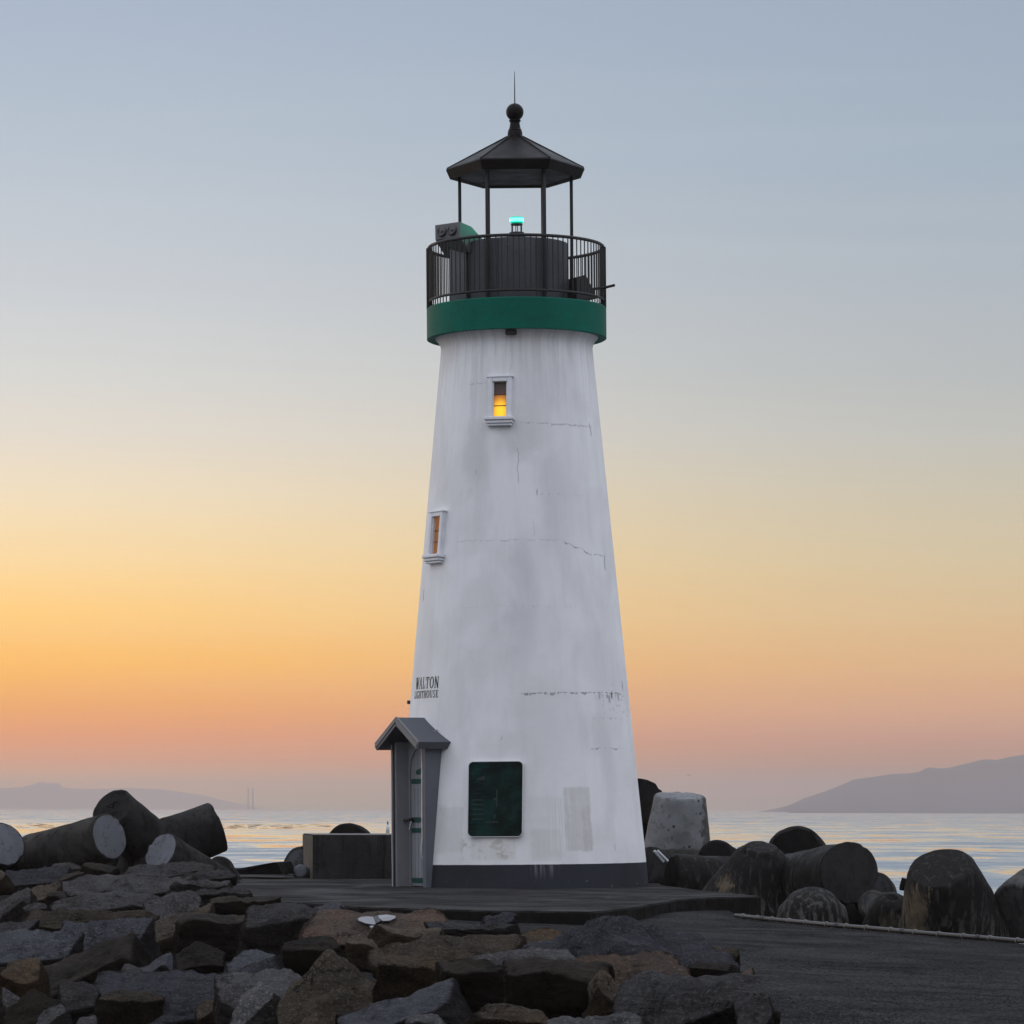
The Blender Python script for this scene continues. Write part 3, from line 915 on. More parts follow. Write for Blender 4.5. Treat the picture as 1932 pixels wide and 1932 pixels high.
# beacon
bc = empty('beacon', (.015, -.02, 0)); bc.parent = LH
bm = bmesh.new(); lathe(bm, [(.20, 10.35), (.20, 10.40), (.15, 10.44), (.12, 10.50), (.12, 10.53), (.06, 10.535)], 32); mesh_obj('pedestal', bm, black_m, bc)
bm = bmesh.new()
for i in range(6):
    a = R(60*i+20); tube(bm, [(.085*math.cos(a), .085*math.sin(a), 10.53), (.085*math.cos(a), .085*math.sin(a), 10.66)], .008, 6)
lathe(bm, [(.02, 10.645), (.095, 10.65), (.095, 10.67), (.02, 10.675)], 24)
mesh_obj('cage', bm, black_m, bc)
def beacon_mat():
    m, t, b = mat('lit green beacon lens')
    lw = t.n.new('ShaderNodeLayerWeight')
    lw.inputs[0].default_value = .5
    x, y, z = t.xyz(t.coord())
    core = t.m('MULTIPLY', t.sm(z, 10.685, 10.715), t.sm(z, 10.775, 10.735))
    t.put(b.inputs['Emission Color'], t.mix(core, (.0, .50, .30), (.10, 1.0, .66)))
    t.put(b.inputs['Emission Strength'], t.m('ADD', .8, t.m('MULTIPLY', core, 3.2)))
    b.inputs['Base Color'].default_value = (.02, .5, .35, 1)
    b.inputs['Roughness'].default_value = .15
    return m
bm = bmesh.new(); lathe(bm, [(.07, 10.67), (.10, 10.685), (.112, 10.71), (.112, 10.75), (.10, 10.775), (.04, 10.785)], 40); mesh_obj('lens', bm, beacon_mat(), bc)
bl = bpy.data.lights.new('beacon_glow', 'SPOT'); bl.energy = 16; bl.color = (.0, 1, .6); bl.shadow_soft_size = .05; bl.spot_size = R(70); bl.spot_blend = .6
blo = bpy.data.objects.new('beacon_glow', bl); COL.objects.link(blo); blo.parent = bc; blo.location = (-.13, -.03, 10.75)
blo.rotation_euler = Vector((-1, -.30, -.22)).to_track_quat('-Z', 'Y').to_euler()
# fog signal on its post
fs = empty('fog_signal'); fs.parent = LH
bm = bmesh.new(); box(bm, (-.14, -.10, 9.30), (.14, .10, 10.22), Matrix.Translation((-.90, -.28, 0)) @ Matrix.Rotation(R(-20), 4, 'Z'), .01); mesh_obj('support_post', bm, tin_m, fs)
FM = Matrix.Translation((-.90, -.26, 10.35)) @ Matrix.Rotation(R(-40), 4, 'Z') @ Matrix.Rotation(R(-9), 4, 'X')
bm = bmesh.new()
prism(bm, [(-.26, -.30, -.02), (-.26, -.34, .21), (-.26, -.05, .21), (-.26, .50, -.02), (-.26, .30, -.20), (-.26, -.06, -.20)], (.52, 0, 0), FM)
mesh_obj('horn_housing', bm, tin_m, fs, smooth=False)
for dx in (-.115, .10):
    bm = bmesh.new()
    M2 = FM @ Matrix.Translation((dx, -.325, .10)) @ Matrix.Rotation(R(90-9), 4, 'X')
    rg_ = lathe(bm, [(.094, -.012), (.094, .012), (.080, .018), (.074, .004), (.03, -.004), (.012, .010)], 32)
    bm.transform(M2)
    mesh_obj('horn_mouth', bm, black_m, fs)
# solar panel box at the right
sp = empty('solar_panel'); sp.parent = LH
bm = bmesh.new()
SM = Matrix.Translation((1.02, -.35, 9.31)) @ Matrix.Rotation(R(28), 4, 'Z')
prism(bm, [(-.14, -.14, 0), (.24, -.14, .10), (.03, -.14, .47), (-.14, -.14, .42)], (0, .30, 0), SM)
mesh_obj('panel_box', bm, black_m, sp, smooth=False)
bm = bmesh.new(); tube(bm, [(1.10, -.3, 9.56), (1.40, -.35, 9.58), (1.58, -.38, 9.62)], .022, 8); mesh_obj('antenna_arm', bm, post_m, sp)
# windows
def pane_mat(name, lit):
    m, t, b = mat(name)
    v = t.coord()
    x, y, z = t.xyz(v)
    ch = t.n.new('ShaderNodeTexChecker')
    t.l.new(t.scale(v, (1, 1, 1)), ch.inputs['Vector'])
    ch.inputs['Scale'].default_value = 70
    pat = t.sm(t.noise(v, 60, 2, .5), .4, .6)
    tex = t.m('ADD', t.m('MULTIPLY', ch.outputs['Fac'], .25), t.m('MULTIPLY', pat, .3))
    if lit:
        d = t.m('SQRT', t.m('ADD', t.m('POWER', t.m('MULTIPLY', x, 1.5), 2), t.m('POWER', t.m('ADD', z, .17), 2)))
        g = t.sm(d, .38, .02)
        mun = t.m('MAXIMUM', t.sm(t.m('ABSOLUTE', t.m('SUBTRACT', z, .09)), .012, .006), t.sm(t.m('ABSOLUTE', t.m('ADD', z, .088)), .010, .005))
        tint = t.sm(z, .10, .08)
        g = t.m('MULTIPLY', t.m('MULTIPLY', g, t.m('SUBTRACT', 1.0, t.m('MULTIPLY', mun, .7))), t.m('ADD', .15, t.m('MULTIPLY', tint, .85)))
        g = t.m('MULTIPLY', g, t.m('SUBTRACT', 1.1, t.m('MULTIPLY', tex, .5)))
        t.put(b.inputs['Emission Color'], t.mix(t.sm(g, .2, .9), (.75, .22, .008), (1.0, .52, .01)))
        t.put(b.inputs['Emission Strength'], t.m('MULTIPLY', g, 1.35))
        t.put(b.inputs['Base Color'], t.mix(tint, t.mix(tex, (.035, .022, .02), (.13, .07, .04)), (.20, .09, .012)))
    else:
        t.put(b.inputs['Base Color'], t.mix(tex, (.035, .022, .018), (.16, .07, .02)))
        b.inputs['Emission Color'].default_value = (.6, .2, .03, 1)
        b.inputs['Emission Strength'].default_value = .3  # amber glow put into the unlit glass
    b.inputs['Roughness'].default_value = .25
    t.put(b.inputs['Normal'], t.bump(tex, .3, .01))
    return m
def window(az, zc, w, h, lit, label):
    wn = empty('window'); wn.parent = LH
    wn['label'] = label
    tl = math.atan(.803/8.34)
    M = frame_at(az, TR(zc), zc) @ Matrix.Rotation(-tl, 4, 'X')
    wn.matrix_local = M
    fw = .085
    bm = bmesh.new()
    o_, i_ = [(-w/2-fw, -h/2), (w/2+fw, -h/2), (w/2+fw, h/2+fw), (-w/2-fw, h/2+fw)], None
    box(bm, (-w/2-fw, -.075, -h/2-.0), (-w/2-.012, .12, h/2+fw), bev=.012)
    box(bm, (w/2+.012, -.075, -h/2-.0), (w/2+fw, .12, h/2+fw), bev=.012)
    box(bm, (-w/2-.0118, -.073, h/2+.012), (w/2+.0118, .12, h/2+fw-.002), bev=.01)
    box(bm, (-w/2-.0122, -.045, -h/2), (-w/2+.006, .1, h/2+.0118)); box(bm, (w/2-.006, -.045, -h/2), (w/2+.0122, .1, h/2+.0118))
    box(bm, (-w/2-fw-.02, -.085, h/2+fw-.006), (w/2+fw+.02, .1, h/2+fw+.018), bev=.006)
    mesh_obj('window_frame', bm, frame_m, wn, smooth=False)
    bm = bmesh.new()
    box(bm, (-w/2-fw-.045, -.135, -h/2-.055), (w/2+fw+.045, .1, -h/2-.002), bev=.012)
    box(bm, (-w/2-fw-.02, -.11, -h/2-.105), (w/2+fw+.02, .1, -h/2-.057), bev=.012)
    box(bm, (-w/2-fw+.0, -.085, -h/2-.14), (w/2+fw-.0, .1, -h/2-.107), bev=.008)
    mesh_obj('window_sill', bm, frame_m, wn, smooth=False)
    bm = bmesh.new()
    box(bm, (-w/2, .0, -h/2), (w/2, .03, h/2+.01))
    mesh_obj('window_pane', bm, pane_mat('amber patterned glass', lit), wn, smooth=False)
    for zz in (.09, -.088):
        bm = bmesh.new()
        box(bm, (-w/2, -.012, zz-.006), (w/2, -.001, zz+.006))
        mesh_obj('muntin', bm, lead_m, wn, smooth=False)
# lit window needs a niche: the frame stands proud of the wall instead
window(R(-11.8), 7.69, .215, .555, True, 'small upper window glowing amber from inside')
window(R(-57.5), 5.585, .22, .60, False, 'unlit side window with brown patterned glass and painted amber glow')
# porch and door
pch = empty('porch'); pch.parent = LH
PF = 2.085
M = frame_at(AZ, PF, 0)
bm = bmesh.new()
box(bm, (.405, 0, -.02), (.50, .55, 2.32), M, .006)
mesh_obj('porch_wall', bm, slate_m, pch, smooth=False)
bm = bmesh.new()
box(bm, (-.50, 0, -.02), (-.405, .55, 2.32), M, .006)
mesh_obj('porch_wall', bm, grey_m, pch, smooth=False)
bm = bmesh.new()      # outside trim board of the far post
box(bm, (-.525, -.012, -.02), (-.46, .06, 2.31), M, .004)
box(bm, (.44, -.012, -.02), (.522, .012, 2.31), M, .004)
mesh_obj('corner_trim', bm, slate_m, pch, smooth=False)
bm = bmesh.new()
hw, e0, ap, th, fo = .67, 2.30, 2.70, .105, -.20
for sgn in (-1, 1):
    n_ = Vector((0, 0, 1))
    pts = [(0, fo, ap), (sgn*hw, fo, e0), (sgn*(hw-.055), fo, e0-th), (0, fo, ap-.135)]
    if sgn < 0: pts = pts[::-1]
    prism(bm, pts, (0, 1.05, 0), M)
prf = mesh_obj('porch_roof', bm, slate2_m, pch, smooth=False)
bm = bmesh.new()
for sgn in (-1, 1):
    pts = [(sgn*.004, fo-.03, ap+.012), (sgn*(hw+.01), fo-.03, e0+.006), (sgn*(hw-.045), fo-.03, e0-th-.004), (sgn*.004, fo-.03, ap-.13)]
    prism(bm, pts, (0, .028, 0), M)
    pts = [(sgn*.004, fo-.045, ap-.028), (sgn*(hw-.015), fo-.045, e0-.04), (sgn*(hw-.035), fo-.045, e0-.075), (sgn*.004, fo-.045, ap-.075)]
    prism(bm, pts, (0, .0145, 0), M)
mesh_obj('bargeboard', bm, simple('grey bargeboard paint', (.155, .155, .16), .6, var=.12), pch, smooth=False)
bm = bmesh.new()
tube(bm, [M @ Vector(p) for p in ((-.49, -.03, 2.3), (-.488, -.032, 1.6), (-.494, -.03, 1.0), (-.486, -.033, .5), (-.478, -.036, .25), (-.488, -.032, 0.0))], .009, 8)
tube(bm, [M @ Vector(p) for p in ((-.442, -.02, 2.3), (-.442, -.02, 0.0))], .012, 8, mi=1)
mesh_obj('conduit', bm, [cable_m, post_m], pch)
bm = bmesh.new()
tube(bm, [M @ Vector(p) for p in ((.43, -.015, 2.2), (.432, -.016, 1.5), (.425, -.018, 1.1), (.43, -.017, .8), (.40, -.02, .6), (.385, -.01, .52), (.38, .05, .4))], .010, 8)
mesh_obj('loose_cable', bm, simple('pinkish white cable', (.62, .55, .53), .4), pch)
# wall above and around the arched door, then the door itself
bm = bmesh.new()
arch = [(-.405, .235, 0), (-.37, .235, 0), (-.37, .235, 1.83)]+[(-.37*math.cos(R(a)), .235, 1.83+.42*math.sin(R(a))) for a in range(8, 180, 8)]+[(.37, .235, 1.83), (.37, .235, 0), (.405, .235, 0), (.405, .235, 2.5), (-.405, .235, 2.5)]
fs_ = prism(bm, arch, (0, .06, 0), M)
bmesh.ops.triangulate(bm, faces=[f for f in fs_ if len(f.verts) > 4])
mesh_obj('arch_surround', bm, grey_m, pch, smooth=False)
door = empty('door'); door.parent = LH
door['label'] = 'grey boarded arched door with dark green straps'
bm = bmesh.new()
nb = 7
for i in range(nb):
    a, b = -.37+.74*i/nb+.005, -.37+.74*(i+1)/nb-.005
    box(bm, (a, .258, .03), (b, .30, 2.25), M, .003)
box(bm, (-.372, .285, .02), (.372, .31, 2.26), M)
mesh_obj('door_boards', bm, door_m, door, smooth=False)
for z0, z1, hump in ((1.80, 1.875, 1), (1.655, 1.73, 0), (1.04, 1.12, 0), (.875, .95, 0), (.075, .155, 0)):
    bm = bmesh.new()
    xr = .34 if not hump else .36
    if hump:
        pts = [(-.20, .25, z0), (.36, .25, z0), (.36, .25, z1+.06), (.2, .25, z1+.11), (.02, .25, z1+.085), (-.06, .25, z1+.02), (-.20, .25, z1-.01)]
        prism(bm, pts, (0, .0078, 0), M)
    else:
        box(bm, (-.345, .248, z0), (xr, .2578, z1), M, .002)
    mesh_obj('hinge_strap', bm, hgreen_m, door, smooth=False)
bm = bmesh.new()
tube(bm, [M @ Vector(p) for p in ((-.29, .247, 1.08), (-.29, .16, 1.08), (-.34, .145, 1.08), (-.38, .14, 1.075))], .028, 10)
tube(bm, [M @ Vector(p) for p in ((-.27, .20, 1.06), (-.275, .16, .93))], .010, 8, mi=1)
mesh_obj('door_handle', bm, [black_m, cable_m], door)
# plaque
def plaque_mat():
    m, t, b = mat('dark green plaque')
    v = t.coord()
    x, y, z = t.xyz(v)
    n = t.noise(v, 3, 5, .6)
    n2 = t.noise(t.scale(v, (3, 3, 30)), 1.5, 4, .6)
    c = t.mix(t.sm(n, .4, .65), (.002, .007, .006), (.004, .026, .020))
    c = t.mix(t.m('MULTIPLY', t.m('MULTIPLY', t.sm(n2, .52, .6), t.sm(x, .0, -.25)), .5), c, (.006, .045, .05))
    t.put(b.inputs['Base Color'], c)
    b.inputs['Roughness'].default_value = .75
    b.inputs['Specular IOR Level'].default_value = .12
    t.put(b.inputs['Normal'], t.bump(n2, .2, .01))
    return m
pq = empty('plaque'); pq.parent = LH
zc = 1.395
tl = math.atan(.803/8.34)
pq.matrix_local = frame_at(R(-11.8), TR(zc)+.02, zc) @ Matrix.Rotation(-tl, 4, 'X')
def rrect(w, h, r, n=8):
    pts = []
    for cx, cz, a0 in ((w/2-r, h/2-r, 0), (-w/2+r, h/2-r, 90), (-w/2+r, -h/2+r, 180), (w/2-r, -h/2+r, 270)):
        for k in range(n+1): pts.append((cx+r*math.cos(R(a0+90*k/n)), cz+r*math.sin(R(a0+90*k/n))))
    return pts
bm = bmesh.new(); prism(bm, [(x, -.008, z) for x, z in rrect(.855, 1.165, .07)], (0, .12, 0)); mesh_obj('plaque_board', bm, plaque_mat(), pq, smooth=False)
bm = bmesh.new()
ou, inn = rrect(.880, 1.190, .082), rrect(.862, 1.172, .072)
va = [[bm.verts.new((x, yy, z)) for x, z in q] for q, yy in ((ou, .06), (ou, -.018), (inn, -.018), (inn, .0))]
for a, b in zip(va, va[1:]):
    for i in range(len(a)): bm.faces.new((a[i], a[(i+1) % len(a)], b[(i+1) % len(a)], b[i]))
bmesh.ops.recalc_face_normals(bm, faces=bm.faces[:])
mesh_obj('plaque_surround', bm, simple('white plaque surround', (.55, .55, .56), .7, var=.06), pq, smooth=False)
bm = bmesh.new()      # faint relief on the plaque: a heading block, lines and a slim lighthouse-like bar
rg = random.Random(5)
for r_ in range(5):
    zz = -.02-.075*r_
    box(bm, (-.37, -.0115, zz), (-.37+rg.uniform(.12, .2), -.0085, zz+.018))
box(bm, (.012, -.0115, -.12), (.034, -.0085, .15)); box(bm, (-.03, -.0115, -.02), (.011, -.0085, .02)); box(bm, (-.02, -.0112, -.30), (.0, -.0085, -.24))
for r_ in range(4): box(bm, (-.30+r_*.03, -.0112, .30-.0*r_), (-.26+r_*.03, -.0085, .33+.012*r_))
box(bm, (-.16, -.0112, -.37), (.05, -.0085, -.352))
mesh_obj('plaque_relief', bm, simple('worn teal relief', (.004, .014, .014), .7, var=.3, bump=0), pq, smooth=False)
# lettering
TH, TN = .13, .078
def letter(ch):
    """strokes in a unit box: (x0,y0,x1,y1,width)"""
    k, n = TH, TN
    sf = lambda x, y, w=.34: (x-w/2, y, x+w/2, y, n)
    D = {
     'W': [(.06, 1, .30, 0, k*1.3), (.30, 0, .50, .92, n*1.4), (.42, 1, .68, 0, k*1.3), (.68, 0, .94, 1, n*1.4), sf(.08, .98, .28), sf(.92, .98, .24), sf(.44, .98, .2)],
     'A': [(.10, 0, .48, 1, n*1.3), (.48, 1, .86, 0, k*1.4), (.24, .34, .70, .34, n), sf(.12, .02), sf(.86, .02)],
     'L': [(.28, 0, .28, 1, k*1.5), sf(.28, .98, .4), (.1, .04, .88, .04, n*1.5), (.88, 0, .92, .34, n*1.2)],
     'T': [(.5, 0, .5, 1, k*1.5), (.06, .97, .94, .97, n*1.3), (.07, .97, .05, .72, n), (.93, .97, .95, .72, n), sf(.5, .02, .4)],
     'N': [(.18, 0, .18, 1, n*1.4), (.18, 1, .82, 0, k*1.5), (.82, 0, .82, 1, n*1.4), sf(.18, .02, .3), sf(.14, .98, .25), sf(.82, .98, .3)],
     'I': [(.5, 0, .5, 1, k*1.8), sf(.5, .02, .6), sf(.5, .98, .6)],
     'H': [(.2, 0, .2, 1, k*1.4), (.8, 0, .8, 1, k*1.4), (.2, .5, .8, .5, n), sf(.2, .02), sf(.2, .98), sf(.8, .02), sf(.8, .98)],
     'U': [(.2, .3, .2, 1, k*1.4), (.8, .3, .8, 1, n*1.4), (.2, .3, .32, .06, k), (.32, .06, .5, .01, k), (.5, .01, .7, .06, n*1.3), (.7, .06, .8, .3, n*1.3), sf(.2, .98), sf(.8, .98, .28)],
     'E': [(.25, 0, .25, 1, k*1.5), (.1, .97, .8, .97, n*1.3), (.8, 1, .82, .75, n), (.25, .52, .62, .52, n), (.62, .62, .62, .42, n), (.1, .03, .84, .03, n*1.3), (.84, 0, .9, .27, n)],
    }
    if ch in D: return D[ch]
    def arc(cx, cy, rx, ry, a0, a1, wf):
        o, st = [], 12
        for i in range(st):
            t0, t1 = R(a0+(a1-a0)*i/st), R(a0+(a1-a0)*(i+1)/st)
            o.append((cx+rx*math.cos(t0), cy+ry*math.sin(t0), cx+rx*math.cos(t1), cy+ry*math.sin(t1), wf((t0+t1)/2)))
        return o
    wv = lambda a: n+(k*1.5-n)*abs(math.cos(a))
    if ch == 'O': return arc(.5, .5, .42, .5, 0, 360, wv)
    if ch == 'G': return arc(.5, .5, .42, .5, 45, 330, wv)+[(.82, .05, .82, .42, k*1.4), (.62, .42, .95, .42, n), (.80, .78, .82, .98, n)]
    if ch == 'S': return arc(.5, .74, .30, .25, 20, 270, lambda a: k)+arc(.5, .26, .32, .25, 90, -160, lambda a: k)+[(.8, .8, .82, 1, n), (.18, .2, .16, 0, n)]
    if ch == 'C': return arc(.5, .5, .42, .5, 50, 310, wv)
    return []
def word(txt, z0, z1, az0, az1, widths=None):
    bm = bmesh.new()
    ws = [{'I': .5, 'W': 1.25, 'L': .85, 'E': .85, 'S': .8, 'T': .95}.get(c, 1.0) for c in txt]
    tot = sum(ws)
    cur = 0
    for c, w in zip(txt, ws):
        a0 = az0+(az1-az0)*(cur+.08*w)/tot
        aw = (az1-az0)*w*.84/tot
        cur += w
        wm, hm = aw*TR(z0), z1-z0
        for x0, y0, x1, y1, wd in letter(c):
            p, q = Vector((x0*wm, y0*hm)), Vector((x1*wm, y1*hm))
            d = q-p
            if d.length < 1e-6: continue
            wd_ = wd*wm*1.15
            nrm = Vector((-d.y, d.x)).normalized()*wd_/2
            ex = d.normalized()*wd_*.12
            vs = [bm.verts.new(surf(a0+s.x/TR(z0), z0+s.y, .004)) for s in (p-nrm-ex, q-nrm+ex, q+nrm+ex, p+nrm-ex)]
            bm.faces.new(vs)
    o = mesh_obj('lettering', bm, ink_m, LH, smooth=False)
    sd = o.modifiers.new('thickness', 'SOLIDIFY')
    sd.thickness = .003
    return o
word('WALTON', 3.165, 3.345, R(-72.0), R(-47.0))
word('LIGHTHOUSE', 3.015, 3.13, R(-73.0), R(-46.8))
# small fittings on the left edge of the wall
bm = bmesh.new(); box(bm, (-.03, -.05, -.03), (.03, .06, .03), frame_at(R(-86), TR(2.96), 2.97), .01); mesh_obj('wall_lamp', bm, black_m, LH)

# ------------------------------------------------------------------ concrete block, bottle, slab
blk_m = conc('dark stained block concrete', (.044, .044, .044), (.024, .024, .024), (.006, .006, .006), .9, .75)
blk2_m = conc('tan concrete end with painted glow', (.125, .112, .097), (.10, .088, .075), (.05, .042, .034), 1.5, .5)  # paler than the front: sunset glow put into the end's colour
blk3_m = conc('pale block top', (.16, .155, .155), (.13, .125, .125), (.07, .07, .07), 1.5, .1)  # top paler than the front
c0 = at(590, 1659, 65.4)
bm = bmesh.new()
fl, fr, bl_, br_ = Vector((c0.x, 65.4, 0)), Vector((-1.1, 65.9, 0)), Vector((c0.x-.40, 69.3, 0)), Vector((-1.1, 69.6, 0))
H = .775
vb = [bm.verts.new(p+Vector((0, 0, z))) for z in (-.05, H) for p in (fl, fr, br_, bl_)]
for q, mi in (((0, 1, 5, 4), 0), ((1, 2, 6, 5), 0), ((2, 3, 7, 6), 0), ((3, 0, 4, 7), 1), ((4, 5, 6, 7), 2), ((3, 2, 1, 0), 0)):
    bm.faces.new([vb[i] for i in q]).material_index = mi
bmesh.ops.bevel(bm, geom=bm.edges[:], offset=.018, segments=2, affect='EDGES')
tag(mesh_obj('concrete_block', bm, [blk_m, blk2_m, blk3_m], smooth=False), 'long dark stained concrete block beside the lighthouse door', 'concrete block')
def glass_bottle():
    root = empty('bottle', tuple(at(731.5, 1573.5, 66.6)))
    root.location.z = H+.002
    tag(root, 'small pale bottle with dark neck standing on the concrete block', 'bottle')
    g = simple('pale blue label', (.34, .42, .45), .3, var=.1)
    c = simple('clear cloudy glass', (.62, .62, .58), .15, var=.1)
    d = simple('dark bottle cap', (.03, .035, .04), .4)
    bm = bmesh.new(); lathe(bm, [(.030, 0), (.034, .01), (.034, .125), (.028, .15), (.013, .172), (.011, .18)], 24); mesh_obj('bottle_body', bm, c, root)
    bm = bmesh.new(); lathe(bm, [(.0348, .03), (.0352, .032), (.0352, .088), (.0348, .09)], 24, cap=False); mesh_obj('bottle_label', bm, g, root)
    bm = bmesh.new(); lathe(bm, [(.012, .178), (.014, .182), (.012, .225), (.009, .232)], 16); mesh_obj('bottle_cap', bm, d, root)
glass_bottle()
bm = bmesh.new()
pa = [at(436, 1641, 66), at(515, 1627, 65), at(523, 1627, 65), at(533, 1650, 65), at(436, 1650, 66)]
prism(bm, [tuple(p) for p in pa], (.15, 1.6, 0))
bmesh.ops.bevel(bm, geom=bm.edges[:], offset=.015, segments=1, affect='EDGES')
tag(mesh_obj('broken_slab', bm, tp_black, smooth=False), 'black broken slab lying tilted left of the concrete block', 'slab')

# ------------------------------------------------------------------ tetrapods
def leg(bm, hub, tip, rh, rt, bev=.06, seg=56, capmat=1, seed=0):
    ax = (tip-hub)
    L = ax.length
    ax.normalize()
    up = Vector((0, 0, 1)) if abs(ax.z) < .9 else Vector((0, 1, 0))
    e1 = ax.cross(up).normalized()
    e2 = e1.cross(ax)
    prof = []
    n = 10
    for i in range(n+1):
        s = i/n
        prof.append((s*(L-bev), rh+(rt-rh)*s*(L-bev)/L))
    k = 4
    for i in range(1, k+1):
        a = math.pi/2*i/k
        prof.append((L-bev+bev*math.sin(a), rt-bev*(1-math.cos(a))*.9))
    rings = []
    so_ = Vector((seed*3.1, seed*1.7, 0))
    for s, r in prof:
        c = hub+ax*s
        ring = []
        for j in range(seg):
            a = 2*math.pi*j/seg
            dv = e1*math.cos(a)+e2*math.sin(a)
            p = c+dv*r
            w = noise.fractal(p*2.2+so_, 1, 2, 4)*.022
            q = p+dv*w*r/.45
            if s > L-bev-.07:
                ch = noise.fractal(p*7+so_, 1, 2, 3)
                if ch > .25: q -= (ax*.5+dv)*min(.02, (ch-.25)*.06)
            ring.append(bm.verts.new(q))
        rings.append(ring)
    for a, b in zip(rings, rings[1:]):
        for j in range(seg): bm.faces.new((a[j], a[(j+1) % seg], b[(j+1) % seg], b[j]))
    cv = bm.verts.new(hub+ax*L)
    last = rings[-1]
    for j in range(seg):
        bm.faces.new((last[j], last[(j+1) % seg], cv)).material_index = capmat
    return ax, e1, e2
def spread(dirs, roll):
    """complete the given unit directions to four roughly tetrahedral ones"""
    out = list(dirs)
    cand = []
    for i in range(400):
        z = 1-2*(i+.5)/400
        a = i*2.399963+roll
        cand.append(Vector((math.sqrt(1-z*z)*math.cos(a), math.sqrt(1-z*z)*math.sin(a), z)))
    while len(out) < 4:
        c = [v for v in cand if v.z < .15]
        out.append(min(c, key=lambda v: max(v.dot(d) for d in out) + .15*abs(v.x)))
    return out[len(dirs):]
NT = [0]
def tetrapod(label, hub, arms, mats, rh=.5, extra=True, roll=0, bev=.06, elen=1.0, ball=True):
    """hub=(x,y,Y) arms=[(x,y,Y,rtip)] in picture units"""
    NT[0] += 1
    H0 = at(*hub)
    bm = bmesh.new()
    dirs, info = [], []
    for x, y, Y, rt in arms:
        tp = at(x, y, Y)
        info.append(leg(bm, Vector((0, 0, 0)), tp-H0, rh, rt, bev, seed=NT[0]+len(dirs))+(tp-H0, rt))
        dirs.append((tp-H0).normalized())
    if extra:
        for d in spread(dirs, roll):
            leg(bm, Vector((0, 0, 0)), d*elen, rh, rh*.78, bev, seed=NT[0]*5+len(dirs))
    if ball: bmesh.ops.create_icosphere(bm, subdivisions=4, radius=rh*1.02)
    bm.normal_update()
    o = mesh_obj('tetrapod', bm, mats, sharp=42)
    o.location = H0
    tag(o, label, 'tetrapod', 'concrete tetrapods of the breakwater')
    return o, info
PA, DK, BK, MD, EN = tp_pale, tp_dark, tp_black, tp_mid, tp_end
# left cluster
t1, inf = tetrapod('dark tetrapod with two thick legs raised in a V at left', (288, 1606, 62.6), [(211, 1524, 61.7, .375), (412, 1560, 62.9, .43)], [DK, EN], .47, roll=1, bev=.035)
ax, e1, e2, tp, rt = inf[0]
bm = bmesh.new()      # scratched marks on the raised end
upv = (Vector((0, 0, 1))-ax*ax.z).normalized()
rtv = upv.cross(ax).normalized()*-1
if rtv.x < 0: rtv = -rtv
def scratch(pts, w=.012):
    for a, b in zip(pts, pts[1:]):
        a, b = Vector(a), Vector(b)
        n = Vector((-(b-a).y, (b-a).x)).normalized()*w/2
        vs = [bm.verts.new(tp+ax*.004+rtv*p.x+upv*p.y) for p in (a-n, b-n, b+n, a+n)]
        bm.faces.new(vs)
ink2_m = simple('groove shadow', (.004, .004, .004), .9, spec=.0, bump=0)
scratch([(.05, .27), (-.01, .30), (-.08, .29), (-.11, .24), (-.09, .19)])
scratch([(-.13, .02), (.09, .13)]); scratch([(-.13, .02), (.04, -.01), (-.01, .13)]); scratch([(.0, .08), (.02, -.01)])
scratch([(-.04, -.17), (.0, -.13), (.16, -.08)]); scratch([(-.04, -.17), (.0, -.23), (.08, -.21)])
sd = mesh_obj('scratched_mark', bm, ink2_m, t1, smooth=False)
tetrapod('tetrapod at left whose pale round end faces right over the boulders', (70, 1622, 61.6), [(207, 1579, 60.5, .385)], [MD, PA], .44, roll=2, bev=.03, extra=False)
tetrapod('black tetrapod leg added to close the bright gap under the raised V', (330, 1640, 64.5), [(205, 1622, 64.0, .36)], [BK, BK], .42, extra=False)  # added to hide the bright sea under the raised legs
tetrapod('pair of black tetrapod tips behind the pale ended leg at left', (70, 1650, 65), [(142, 1570, 64.6, .2), (98, 1588, 64.4, .2)], [BK, BK], .3, extra=False, bev=.1)
tetrapod('tetrapod cut by the left picture edge with a pale round end', (-62, 1650, 61.5), [(8, 1592, 60.4, .38)], [DK, PA], .46, roll=0, bev=.03)
tetrapod('half buried tetrapod with small pale end below the raised V', (405, 1678, 61.4), [(303, 1606, 60.4, .335)], [DK, PA], .40, roll=3, bev=.03)
tetrapod('low dark tetrapod leg just left of the black slab', (420, 1668, 64.5), [(411, 1640, 63.9, .27)], [DK, DK], .33, extra=False, bev=.08)
tetrapod('black tetrapod end rising behind the concrete block', (662, 1602, 75), [(657, 1597, 73.6, .455)], [BK, BK], .5, extra=False)
tetrapod('two toned tetrapod end beside the tan end of the block', (590, 1646, 70.2), [(571, 1634, 69.0, .38)], [DK, conc('two toned end', (.09, .095, .10), (.06, .06, .06), (.022, .02, .018), 1.2, .4)], .42, extra=False)
tetrapod('small pale tetrapod tip at the foot of the block', (585, 1668, 67.2), [(566, 1643, 66.4, .13)], [PA, PA], .24, extra=False, bev=.05)
